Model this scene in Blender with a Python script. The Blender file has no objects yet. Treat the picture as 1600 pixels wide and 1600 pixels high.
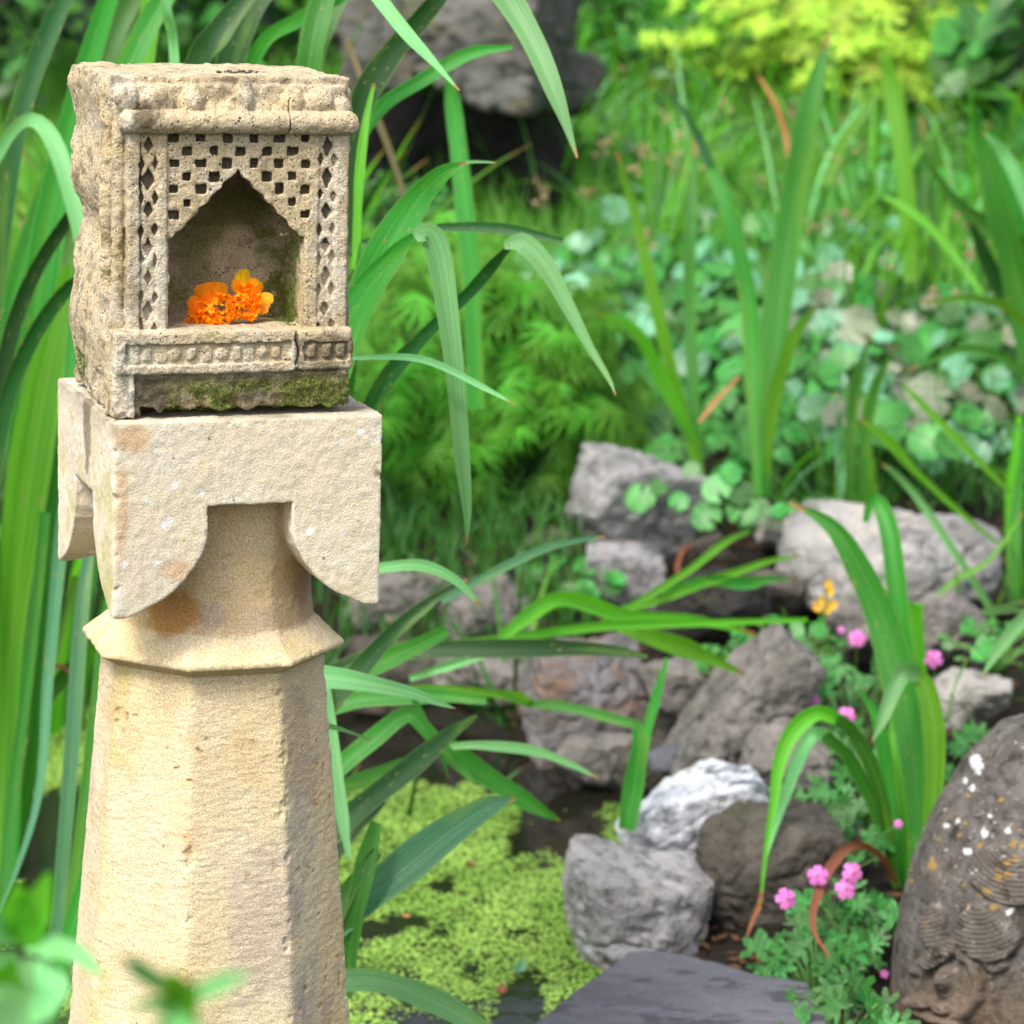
import bpy, bmesh, math, random
import numpy as np
from mathutils import Vector, Matrix, Euler

R = math.radians
rnd = random.Random(7)
rng = np.random.default_rng(11)
scene = bpy.context.scene
col = scene.collection

# ------------------------------------------------------------ camera, world, sun, exposure
PITCH = R(12); FOV = .36
CAM = np.array([0, 0, 1.7])
cam_d = bpy.data.cameras.new('camera')
cam = bpy.data.objects.new('camera', cam_d); col.objects.link(cam)
cam.location = CAM; cam.rotation_euler = (R(90) - PITCH, 0, 0)
cam_d.sensor_width = 36; cam_d.sensor_height = 36; cam_d.lens = 100
cam_d.clip_start = .05; cam_d.clip_end = 1000
cam_d.dof.use_dof = True; cam_d.dof.focus_distance = 3.22; cam_d.dof.aperture_fstop = 5.8
scene.camera = cam

SUN_EL, SUN_AZ = R(55), R(-148)      # azimuth measured from +Y, clockwise: behind the camera, from the left
world = bpy.data.worlds.new('World'); scene.world = world; world.use_nodes = True
wn = world.node_tree.nodes; bg = wn['Background']
sky = wn.new('ShaderNodeTexSky'); sky.sky_type = 'NISHITA'; sky.sun_disc = False
sky.sun_elevation = SUN_EL; sky.sun_rotation = SUN_AZ; sky.dust_density = 4.0; sky.air_density = 1.0; sky.ozone_density = 1.0
hz = wn.new('ShaderNodeHueSaturation'); hz.inputs['Saturation'].default_value = .5      # thin bright cloud: a paler sky
world.node_tree.links.new(sky.outputs[0], hz.inputs['Color']); world.node_tree.links.new(hz.outputs[0], bg.inputs[0]); bg.inputs[1].default_value = .118
sun_d = bpy.data.lights.new('sun', 'SUN'); sun_d.energy = 1.3; sun_d.angle = R(16); sun_d.color = (1, .94, .84)
sun = bpy.data.objects.new('sun', sun_d); col.objects.link(sun)
sd = Vector((math.sin(SUN_AZ) * math.cos(SUN_EL), math.cos(SUN_AZ) * math.cos(SUN_EL), math.sin(SUN_EL)))
sun.rotation_euler = sd.to_track_quat('Z', 'Y').to_euler(); sun.location = (-4, -3, 8)
scene.view_settings.view_transform = 'Standard'; scene.view_settings.look = 'None'
scene.view_settings.exposure = 1.33; scene.view_settings.gamma = 1.0
scene.cycles.max_bounces = 8; scene.cycles.transmission_bounces = 4; scene.cycles.diffuse_bounces = 3

FW = np.array([0, math.cos(PITCH), -math.sin(PITCH)]); UP = np.array([0, math.sin(PITCH), math.cos(PITCH)])
RT = np.array([1., 0, 0])
def ray(px, py): return FW + RT * ((px - 800) / 1600 * FOV) + UP * ((800 - py) / 1600 * FOV)
def pt(px, py, d): return CAM + ray(px, py) * d           # measured point of the photograph at a real distance
def mpp(d): return FOV * d / 1600                         # metres per photo pixel at distance d
def onz(px, py, z=0.):
    r = ray(px, py); return CAM + r * ((z - CAM[2]) / r[2])

# ------------------------------------------------------------ noise
_T = np.random.default_rng(5).random((32, 32, 32)).astype(np.float32) * 2 - 1
def vnoise(P):
    i = np.floor(P).astype(np.int32); f = (P - i).astype(np.float32); f = f * f * (3 - 2 * f)
    a, b, c = i[:, 0] & 31, i[:, 1] & 31, i[:, 2] & 31; a1, b1, c1 = (a + 1) & 31, (b + 1) & 31, (c + 1) & 31
    x, y, z = f[:, 0], f[:, 1], f[:, 2]
    l = lambda p, q, t: p + (q - p) * t
    return l(l(l(_T[a, b, c], _T[a1, b, c], x), l(_T[a, b1, c], _T[a1, b1, c], x), y),
             l(l(_T[a, b, c1], _T[a1, b, c1], x), l(_T[a, b1, c1], _T[a1, b1, c1], x), y), z)
def fbm(P, s, o=4, seed=0.):
    P = np.asarray(P) / s + seed * 7.31; t = 0; a = 1.; n = 0
    for k in range(o): t = t + a * vnoise(P); n += a; a *= .5; P = P * 2.03 + 3.7
    return t / n
def sstep(a, b, x):
    t = np.clip((x - a) / (b - a), 0, 1); return t * t * (3 - 2 * t)

# ------------------------------------------------------------ mesh and object helpers
def npmesh(name, V, F, mat=None, smooth=True, uv=None, attrs=None):
    V = np.asarray(V, np.float32); F = np.asarray(F, np.int32); k = F.shape[1]
    me = bpy.data.meshes.new(name)
    me.vertices.add(len(V)); me.vertices.foreach_set('co', V.ravel())
    me.loops.add(F.size); me.loops.foreach_set('vertex_index', F.ravel())
    me.polygons.add(len(F)); me.polygons.foreach_set('loop_start', np.arange(0, F.size, k, dtype=np.int32))
    if uv is not None:
        l = me.uv_layers.new(name='UVMap'); l.data.foreach_set('uv', np.asarray(uv, np.float32)[F.ravel()].ravel())
    me.update(calc_edges=True)
    me.polygons.foreach_set('use_smooth', np.full(len(F), smooth))
    for n, a in (attrs or {}).items():
        at = me.attributes.new(n, 'FLOAT', 'POINT'); at.data.foreach_set('value', np.asarray(a, np.float32))
    if mat: me.materials.append(mat)
    return me
def link(name, data, parent=None, M=None):
    o = bpy.data.objects.new(name, data); col.objects.link(o)
    if parent is not None: o.parent = parent
    if M is not None: o.matrix_local = M
    return o
def tag(o, label, cat, group=None):
    o['label'] = label; o['category'] = cat
    if group: o['group'] = group
    return o
def thing(name, label, cat, loc=(0, 0, 0), group=None):
    o = bpy.data.objects.new(name, None); col.objects.link(o); o.location = Vector([float(v) for v in loc])
    o.empty_display_size = .05
    return tag(o, label, cat, group)
def structure(o): o['kind'] = 'structure'; return o
def stuff(o): o['kind'] = 'stuff'; return o
def rotz_to(n, spin=0.):     # matrix whose z axis is n
    n = Vector(n).normalized(); return n.to_track_quat('Z', 'Y').to_matrix().to_4x4() @ Matrix.Rotation(spin, 4, 'Z')
def place(loc, n, spin, s): return Matrix.Translation(Vector(loc)) @ rotz_to(n, spin) @ Matrix.Scale(s, 4)

# ------------------------------------------------------------ materials
class NT:
    def __init__(s, name):
        s.m = bpy.data.materials.new(name); s.m.use_nodes = True; s.t = s.m.node_tree; s.t.nodes.clear()
        s.out = s.n('ShaderNodeOutputMaterial')
    def n(s, typ, **kw):
        nd = s.t.nodes.new(typ)
        for k, v in kw.items(): setattr(nd, k, v)
        return nd
    def l(s, a, b): s.t.links.new(a, b)
    def put(s, sock, v):
        if hasattr(v, 'type') and hasattr(v, 'node'): s.l(v, sock)
        elif isinstance(v, (tuple, list)) and len(v) == 3 and sock.type == 'RGBA': sock.default_value = (*v, 1)
        else: sock.default_value = v
    def math(s, op, a, b=0., clamp=False):
        nd = s.n('ShaderNodeMath', operation=op, use_clamp=clamp); s.put(nd.inputs[0], a); s.put(nd.inputs[1], b); return nd.outputs[0]
    def mix(s, f, a, b, mode='MIX'):
        nd = s.n('ShaderNodeMix', data_type='RGBA', blend_type=mode); s.put(nd.inputs[0], f); s.put(nd.inputs[6], a); s.put(nd.inputs[7], b); return nd.outputs[2]
    def rng(s, v, a, b, c=0., d=1.):
        nd = s.n('ShaderNodeMapRange', interpolation_type='SMOOTHSTEP'); s.put(nd.inputs[0], v)
        for i, x in zip((1, 2, 3, 4), (a, b, c, d)): nd.inputs[i].default_value = x
        return nd.outputs[0]
    def vec(s, v, scale=(1, 1, 1), off=None):
        nd = s.n('ShaderNodeVectorMath', operation='MULTIPLY'); s.put(nd.inputs[0], v); nd.inputs[1].default_value = scale; r = nd.outputs[0]
        if off is not None:
            nd = s.n('ShaderNodeVectorMath', operation='ADD'); s.l(r, nd.inputs[0]); s.l(off, nd.inputs[1]); r = nd.outputs[0]
        return r
    def noise(s, v, scale, detail=5., rough=.55, dist=0.):
        nd = s.n('ShaderNodeTexNoise'); s.l(v, nd.inputs['Vector']); nd.inputs['Scale'].default_value = scale
        nd.inputs['Detail'].default_value = detail; nd.inputs['Roughness'].default_value = rough; nd.inputs['Distortion'].default_value = dist
        return nd.outputs[0]
    def voro(s, v, scale, feature='F1'):
        nd = s.n('ShaderNodeTexVoronoi', feature=feature); s.l(v, nd.inputs['Vector']); nd.inputs['Scale'].default_value = scale; return nd.outputs[0]
    def attr(s, n): nd = s.n('ShaderNodeAttribute'); nd.attribute_name = n; return nd.outputs['Fac']

def stone(name, base, layers, bumps, rough=.88, attrs=(), specks=(), rand=True, attrfirst=False, grain=(.66, 1.28, 480)):
    """layers: (colour, noise scale, lo, hi, strength, stretch); bumps: (scale, distance, stretch); specks: (colour, voronoi scale, radius, gate)"""
    t = NT(name); co = t.n('ShaderNodeTexCoord').outputs['Object']
    off = None
    if rand:
        oi = t.n('ShaderNodeObjectInfo'); off = t.n('ShaderNodeVectorMath', operation='SCALE'); off.inputs[0].default_value = (31, 17, 43); t.l(oi.outputs['Random'], off.inputs[3]); off = off.outputs[0]
    v = t.vec(co, (1, 1, 1), off)
    c = t.mix(0., base, base)
    def att(c):
        for an, ac, st in attrs:
            f = t.math('MULTIPLY', t.attr(an), st, True)
            c = t.mix(f, c, ac)
        return c
    for (lc, sc, lo, hi, st, sx) in layers:
        f = t.rng(t.noise(t.vec(v, sx), sc, 6, .6, .3), lo, hi, 0, st); c = t.mix(f, c, lc)
    if attrfirst: c = att(c)
    for (sc_, vs, rad, gate) in specks:
        d = t.voro(v, vs); g = t.rng(t.noise(v, vs * .35, 3), gate, gate + .06)
        f = t.math('MULTIPLY', t.rng(d, rad, rad * .6), g, True); c = t.mix(f, c, sc_)
    if not attrfirst: c = att(c)
    fine = t.rng(t.noise(v, grain[2], 3, .75), .3, .7, grain[0], grain[1])
    c = t.mix(1., c, fine, 'MULTIPLY')
    b = t.n('ShaderNodeBsdfPrincipled'); t.l(c, b.inputs['Base Color']); b.inputs['Roughness'].default_value = rough
    b.inputs['Specular IOR Level'].default_value = .25
    nrm = None
    for (sc, dist, sx) in bumps:
        bp = t.n('ShaderNodeBump'); bp.inputs['Strength'].default_value = 1.; bp.inputs['Distance'].default_value = dist
        t.l(t.noise(t.vec(v, sx), sc, 4, .6), bp.inputs['Height'])
        if nrm is not None: t.l(nrm, bp.inputs['Normal'])
        nrm = bp.outputs[0]
    if nrm is not None: t.l(nrm, b.inputs['Normal'])
    t.l(b.outputs[0], t.out.inputs[0]); return t.m

I3 = (1, 1, 1)
def leafmat(name, c1, c2, rough=.38, tr=.35, tip=None, stripes=26., spec=.5, var=.36, vein=None):
    t = NT(name); uv = t.n('ShaderNodeTexCoord').outputs['UV']; oi = t.n('ShaderNodeObjectInfo')
    off = t.n('ShaderNodeVectorMath', operation='SCALE'); off.inputs[0].default_value = (31, 17, 43); t.l(oi.outputs['Random'], off.inputs[3])
    v = t.vec(uv, (stripes, 1.2, 1), off.outputs[0])
    st = t.noise(v, 1., 3, .6)
    f = t.rng(st, .36, .64)
    big = t.noise(t.vec(uv, (2, 5, 1), off.outputs[0]), 1., 3)
    c = t.mix(t.math('ADD', t.math('MULTIPLY', f, .6), t.math('MULTIPLY', big, .45)), tuple(x * 1.18 for x in c1), tuple(x * .82 for x in c2))
    sep = t.n('ShaderNodeSeparateXYZ'); t.l(uv, sep.inputs[0])
    if vein:
        m = t.math('ABSOLUTE', t.math('SUBTRACT', sep.outputs[0], .5)); c = t.mix(t.rng(m, .035, .0, 0, .55), c, vein)
    hs = t.n('ShaderNodeHueSaturation'); t.l(c, hs.inputs['Color'])
    t.l(t.math('ADD', t.math('MULTIPLY', oi.outputs['Random'], var * 2), 1 - var), hs.inputs['Value'])
    t.l(t.math('ADD', t.math('MULTIPLY', oi.outputs['Random'], .03), .485), hs.inputs['Hue'])
    c = hs.outputs[0]
    if tip is not None:
        tn = t.math('ADD', sep.outputs[1], t.math('MULTIPLY', t.math('SUBTRACT', big, .5), .12))
        c = t.mix(t.rng(tn, tip[0], tip[0] + .05), c, tip[1])
    if tip is not None:
        sp = t.noise(t.vec(uv, (7, 34, 1), off.outputs[0]), 1., 2); c = t.mix(t.rng(sp, .66, .71, 0, .7), c, (.30, .27, .08))
        yl = t.noise(t.vec(uv, (1.2, 2.2, 1), off.outputs[0]), 1., 2); c = t.mix(t.rng(yl, .52, .8, 0, .45), c, (.22, .38, .04))
        edge = t.math('ABSOLUTE', t.math('SUBTRACT', sep.outputs[0], .5)); c = t.mix(t.rng(edge, .44, .5, 0, .35), c, (.30, .42, .14))
    b = t.n('ShaderNodeBsdfPrincipled'); t.l(c, b.inputs['Base Color']); b.inputs['Roughness'].default_value = rough
    b.inputs['Specular IOR Level'].default_value = spec
    bp = t.n('ShaderNodeBump'); bp.inputs['Strength'].default_value = .25; bp.inputs['Distance'].default_value = .002; t.l(st, bp.inputs['Height']); t.l(bp.outputs[0], b.inputs['Normal'])
    tl = t.n('ShaderNodeBsdfTranslucent'); tc = t.mix(1., c, (1.5, 1.55, .6), 'MULTIPLY'); t.l(tc, tl.inputs[0])
    mx = t.n('ShaderNodeMixShader'); mx.inputs[0].default_value = tr; t.l(b.outputs[0], mx.inputs[1]); t.l(tl.outputs[0], mx.inputs[2])
    t.l(mx.outputs[0], t.out.inputs[0]); return t.m

M = {}
TIP = (.93, (.34, .17, .06))
M['light'] = leafmat('leaf_glaucous_skylit', (.20, .52, .19), (.13, .40, .13), .5, .3, TIP, spec=.4, vein=(.34, .56, .32))  # glaucous green, lightened further: sky reflection put into the leaf colour
M['mid'] = leafmat('leaf_mid_green', (.06, .285, .035), (.03, .18, .018), .5, .4, TIP, spec=.4, vein=(.13, .34, .10))
M['dark'] = leafmat('leaf_dark_green', (.014, .085, .012), (.009, .06, .009), .5, .25, TIP, spec=.35)
M['fresh'] = leafmat('leaf_fresh_green', (.15, .45, .025), (.08, .31, .016), .5, .45, TIP, spec=.4, vein=(.24, .46, .10))
M['blue'] = leafmat('leaf_blue_green', (.08, .26, .13), (.05, .18, .08), .5, .25, TIP, spec=.4, vein=(.16, .34, .22))
M['brown'] = leafmat('leaf_dead_brown', (.42, .17, .06), (.30, .12, .05), .6, .2)
M['straw'] = leafmat('leaf_dead_straw', (.45, .36, .2), (.35, .27, .15), .6, .15)
M['heu'] = leafmat('leaf_round_green', (.085, .31, .06), (.022, .15, .022), .42, .3, None, 9, spec=.45, var=.5)
M['heu_pale'] = leafmat('leaf_round_silver', (.19, .41, .27), (.07, .26, .10), .4, .25, None, 9, spec=.5, var=.45)
M['heu_red'] = leafmat('leaf_round_bronze', (.24, .25, .19), (.12, .17, .08), .35, .2, None, 9)
M['ger'] = leafmat('leaf_lobed_green', (.065, .26, .05), (.025, .14, .022), .5, .3, None, 12)
M['lace'] = leafmat('leaf_lacy_green', (.15, .42, .035), (.05, .24, .018), .5, .4, None, 8, spec=.25, var=.4)
M['gold'] = leafmat('leaf_golden', (.46, .58, .06), (.15, .38, .03), .5, .35, None, 8, spec=.25, var=.35)
M['shrub'] = leafmat('leaf_shrub', (.07, .26, .04), (.02, .10, .012), .45, .35, None, 8, var=.4)
M['grass'] = leafmat('grass_blade', (.24, .55, .07), (.035, .16, .015), .5, .4, None, 8)
M['stem'] = leafmat('plant_stem', (.16, .34, .08), (.12, .26, .06), .5, .1, None, 8)
M['bark'] = stone('bark', (.06, .045, .035), [((.1, .08, .06), 30, .4, .7, .7, I3)], [(60, .004, I3)])
M['pink'] = leafmat('petal_pink', (.78, .24, .66), (.68, .16, .55), .5, .3, None, 10, .3, .12)
M['marigold'] = leafmat('petal_orange', (1., .40, .012), (.97, .28, .006), .5, .35, None, 14, .3, .08)
M['marigold_y'] = leafmat('petal_amber', (1., .63, .02), (1., .48, .01), .5, .35, None, 14, .3, .08)
M['yellow'] = leafmat('petal_yellow', (.85, .55, .02), (.8, .42, .02), .5, .3, None, 10, .3, .1)
M['buff'] = leafmat('seedhead_buff', (.50, .34, .22), (.38, .2, .14), .7, .2, None, 10, .2, .2)
M['duck'] = leafmat('duckweed', (.40, .58, .12), (.19, .38, .04), .55, .15, None, 6, .25, 0)
M['litter'] = leafmat('leaf_litter', (.13, .06, .025), (.05, .035, .02), .8, .1, None, 3, .2, 0)
M['moss'] = leafmat('moss', (.16, .22, .025), (.07, .12, .012), .8, .1, None, 6, .1, 0)
M['mossd'] = leafmat('moss_dark', (.05, .09, .012), (.03, .05, .01), .8, .1, None, 6, .1, 0)

# carved stones
M['pillar'] = stone('sandstone_pillar', (.67, .53, .32),
    [((.66, .58, .43), 5, .40, .68, .8, (1, 1, .6)), ((.56, .37, .17), 11, .50, .70, .6, I3), ((.42, .33, .29), 6, .58, .76, .5, (1, 1, .5)),
     ((.62, .57, .46), 30, .6, .75, .35, I3), ((.40, .25, .09), 60, .66, .74, .6, (1, 1, 1.6))],
    [(230, .0007, (.4, .4, 1)), (70, .0017, (1, 1, 1.3)), (620, .0011, I3)], .92,
    attrs=[('green', (.42, .42, .14), 1.), ('ochre', (.46, .24, .08), 1.), ('mauve', (.34, .26, .26), 1.)], rand=False,
    specks=[((.70, .66, .58), 55, .16, .62), ((.22, .15, .08), 90, .13, .60)])
M['capital'] = stone('sandstone_capital', (.69, .60, .44),
    [((.71, .66, .55), 9, .42, .66, .8, I3), ((.60, .50, .42), 7, .50, .72, .6, I3), ((.46, .41, .33), 140, .58, .7, .45, I3), ((.68, .66, .62), 70, .64, .72, .55, I3)],
    [(420, .0012, I3), (120, .0008, I3)], .92,
    attrs=[('green', (.46, .43, .17), 1.), ('ochre', (.55, .31, .13), 1.), ('dirt_shade', (.13, .11, .07), 1.), ('mauve', (.34, .26, .26), 1.)], rand=False,
    specks=[((.50, .50, .12), 75, .17, .56), ((.84, .83, .82), 42, .23, .50), ((.50, .44, .35), 90, .2, .5), ((.22, .22, .2), 55, .15, .57)], grain=(.78, 1.16, 560))
M['shrine'] = stone('weathered_sandstone', (.54, .435, .265),
    [((.55, .47, .34), 14, .42, .66, .8, I3), ((.38, .27, .16), 18, .56, .74, .6, I3), ((.24, .20, .13), 11, .55, .70, .6, (1, 1, .5)), ((.16, .14, .10), 32, .58, .70, .55, I3), ((.62, .55, .44), 22, .55, .66, .65, (1, 1, .7)), ((.33, .25, .16), 45, .60, .74, .5, I3)],
    [(380, .0026, I3), (130, .0018, I3)], .95,
    attrs=[('pale', (.66, .60, .50), .9), ('dirt_shade', (.07, .055, .03), 1.), ('green', (.16, .17, .045), 1.)], rand=False,
    specks=[((.04, .035, .025), 190, .24, .47), ((.78, .75, .68), 120, .2, .54), ((.06, .05, .04), 70, .14, .5)])
M['lion'] = stone('dark_carved_stone', (.098, .088, .08),
    [((.17, .155, .145), 22, .42, .65, .8, I3), ((.035, .03, .026), 30, .54, .64, .85, I3), ((.19, .125, .07), 9, .58, .8, .5, I3), ((.34, .33, .31), 75, .58, .68, .6, I3)],
    [(260, .004, I3), (70, .005, I3)], .9, attrs=[('pale', (.62, .62, .62), 1.), ('orange', (.42, .25, .05), 1.), ('warm', (.20, .125, .07), .7)],
    rand=False, specks=[((.60, .60, .58), 45, .13, .6), ((.03, .028, .025), 60, .2, .55)])
def rockm(n, a, b, c, s=1., r=.85, sx=I3, st=.8):
    M[n] = stone(n, a, [(b, 9 * s, .4, .66, st, sx), (c, 20 * s, .5, .66, st, sx), (tuple(x * .35 for x in a), 30 * s, .54, .64, .75, sx), ((.055, .07, .02), 6 * s, .60, .72, .6, I3)],
                 [(45 * s, .010, sx), (170, .0035, I3)], r)
rockm('rock_grey', (.26, .255, .26), (.38, .37, .38), (.16, .15, .145))
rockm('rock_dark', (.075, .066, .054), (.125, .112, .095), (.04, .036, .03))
rockm('rock_pink', (.17, .155, .145), (.25, .23, .215), (.09, .083, .08))
rockm('rock_rust', (.17, .155, .155), (.25, .23, .24), (.27, .15, .09), 1., .85, (.4, .4, 1))
rockm('rock_pale', (.33, .31, .29), (.40, .38, .36), (.2, .19, .19))
rockm('rock_shade_black', (.022, .02, .018), (.035, .032, .03), (.012, .012, .012))  # near black: the shade of the hollow is put into the stone colour
rockm('rock_moss', (.085, .085, .075), (.15, .15, .135), (.12, .10, .05), .6)
rockm('rock_slate', (.115, .115, .135), (.15, .15, .175), (.085, .08, .085), .45, .8, (1, 1.6, 2), .6)
rockm('rock_brown', (.17, .145, .12), (.24, .2, .16), (.1, .085, .06))
rockm('rock_white', (.66, .67, .70), (.50, .53, .60), (.06, .08, .11), .9, .6, (1, 1, 2.2), .95)
rockm('rock_two', (.33, .32, .31), (.12, .12, .125), (.40, .37, .33), .45)
M['soil'] = stone('soil', (.012, .0095, .007), [((.022, .016, .011), 12, .4, .7, .8, I3), ((.01, .018, .006), 5, .5, .7, .7, I3)], [(30, .02, I3)], .95, rand=False)
t = NT('pond_water'); b = t.n('ShaderNodeBsdfPrincipled'); b.inputs['Base Color'].default_value = (.012, .012, .008, 1); b.inputs['Roughness'].default_value = .06; b.inputs['IOR'].default_value = 1.33
bp = t.n('ShaderNodeBump'); bp.inputs['Distance'].default_value = .004; bp.inputs['Strength'].default_value = .4
t.l(t.noise(t.n('ShaderNodeTexCoord').outputs['Object'], 9, 3), bp.inputs['Height']); t.l(bp.outputs[0], b.inputs['Normal']); t.l(b.outputs[0], t.out.inputs[0]); M['water'] = t.m

# ------------------------------------------------------------ distance-field carving
class Field:
    def __init__(s, lo, hi, h):
        s.lo = np.array(lo, np.float32); s.h = h
        n = np.ceil((np.array(hi) - s.lo) / h).astype(int) + 1; s.n = n
        s.X = (s.lo[0] + h * np.arange(n[0], dtype=np.float32))[:, None, None]
        s.Y = (s.lo[1] + h * np.arange(n[1], dtype=np.float32))[None, :, None]
        s.Z = (s.lo[2] + h * np.arange(n[2], dtype=np.float32))[None, None, :]
    def box(s, x0, x1, y0, y1, z0, z1, r=0.):
        qx = abs(s.X - (x0 + x1) / 2) - (x1 - x0) / 2 + r; qy = abs(s.Y - (y0 + y1) / 2) - (y1 - y0) / 2 + r; qz = abs(s.Z - (z0 + z1) / 2) - (z1 - z0) / 2 + r
        if r: return np.sqrt(np.maximum(qx, 0)**2 + np.maximum(qy, 0)**2 + np.maximum(qz, 0)**2) + np.minimum(np.maximum(np.maximum(qx, qy), qz), 0) - r
        return np.maximum(np.maximum(qx, qy), qz)
    def ell(s, c, a):
        q = np.sqrt(((s.X - c[0]) / a[0])**2 + ((s.Y - c[1]) / a[1])**2 + ((s.Z - c[2]) / a[2])**2); return (q - 1) * min(a)
    def sub(s, d, x0, x1, y0, y1, z0, z1):       # slices for a local edit
        o = []
        for k, (a, b) in enumerate(((x0, x1), (y0, y1), (z0, z1))):
            i = int(np.clip((a - s.lo[k]) / s.h, 0, s.n[k] - 1)); j = int(np.clip((b - s.lo[k]) / s.h + 2, 1, s.n[k])); o.append(slice(i, max(j, i + 1)))
        f = Field.__new__(Field); f.lo = s.lo; f.h = s.h; f.n = s.n
        f.X = s.X[o[0]]; f.Y = s.Y[:, o[1]]; f.Z = s.Z[:, :, o[2]]
        return f, tuple(o)
    def perturb(s, d, fn, band=.012):
        idx = np.nonzero(np.abs(d) < band)
        P = s.lo + s.h * np.stack(idx, 1).astype(np.float32)
        d[idx] += fn(P).astype(np.float32)
    def nets(s, d):
        ins = d < 0; nx, ny, nz = d.shape
        c = np.zeros((nx - 1, ny - 1, nz - 1), np.uint8)
        for a in (0, 1):
            for b in (0, 1):
                for e in (0, 1): c += ins[a:nx - 1 + a, b:ny - 1 + b, e:nz - 1 + e]
        cells = np.nonzero((c > 0) & (c < 8)); I = np.stack(cells, 1)
        vid = np.full(c.shape, -1, np.int32); vid[cells] = np.arange(len(I))
        acc = np.zeros((len(I), 3)); cnt = np.zeros(len(I))
        cor = [(a, b, e) for a in (0, 1) for b in (0, 1) for e in (0, 1)]
        val = {k: d[I[:, 0] + k[0], I[:, 1] + k[1], I[:, 2] + k[2]] for k in cor}
        for k in cor:
            for ax in range(3):
                if k[ax]: continue
                k2 = list(k); k2[ax] = 1; k2 = tuple(k2)
                a, b = val[k], val[k2]; m = (a < 0) != (b < 0); tt = a[m] / (a[m] - b[m])
                p = np.tile(np.array(k, float), (m.sum(), 1)); p[:, ax] += tt; acc[m] += p; cnt[m] += 1
        V = s.lo + s.h * (I + acc / cnt[:, None])
        F = []
        for ax in range(3):
            sl = [slice(1, -1)] * 3; a = [slice(1, -1)] * 3; b = [slice(1, -1)] * 3
            a[ax] = slice(0, -1); b[ax] = slice(1, None)
            A = ins[tuple(a)]; B = ins[tuple(b)]
            e = np.nonzero(A != B); E = np.stack(e, 1); flip = A[e]
            for k in range(3):
                if k != ax: E[:, k] += 1
            u, w = (ax + 1) % 3, (ax + 2) % 3
            q = []
            for du, dw in ((-1, -1), (0, -1), (0, 0), (-1, 0)):
                G = E.copy(); G[:, u] += du; G[:, w] += dw; q.append(vid[G[:, 0], G[:, 1], G[:, 2]])
            Q = np.stack(q, 1); Q[~flip] = Q[~flip][:, ::-1]; F.append(Q)
        return V, np.concatenate(F)
def split(V, F, lab, names, mat, root, attrs):
    """one carved surface cut into its parts by face label"""
    for k, n in enumerate(names):
        f = F[lab == k]
        if not len(f): continue
        u, inv = np.unique(f, return_inverse=True)
        me = npmesh(n, V[u], inv.reshape(f.shape), mat if not isinstance(mat, dict) else mat[n], True, None, {a: v[u] for a, v in attrs.items()})
        link(n, me, root)
def blob(V, c, r, nz=.5, s=.02, seed=0):
    d = np.sqrt((((V - np.array(c)) / np.array(r))**2).sum(1)); n = fbm(V, s, 3, seed); return sstep(1.15, .55, d + nz * n)

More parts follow.
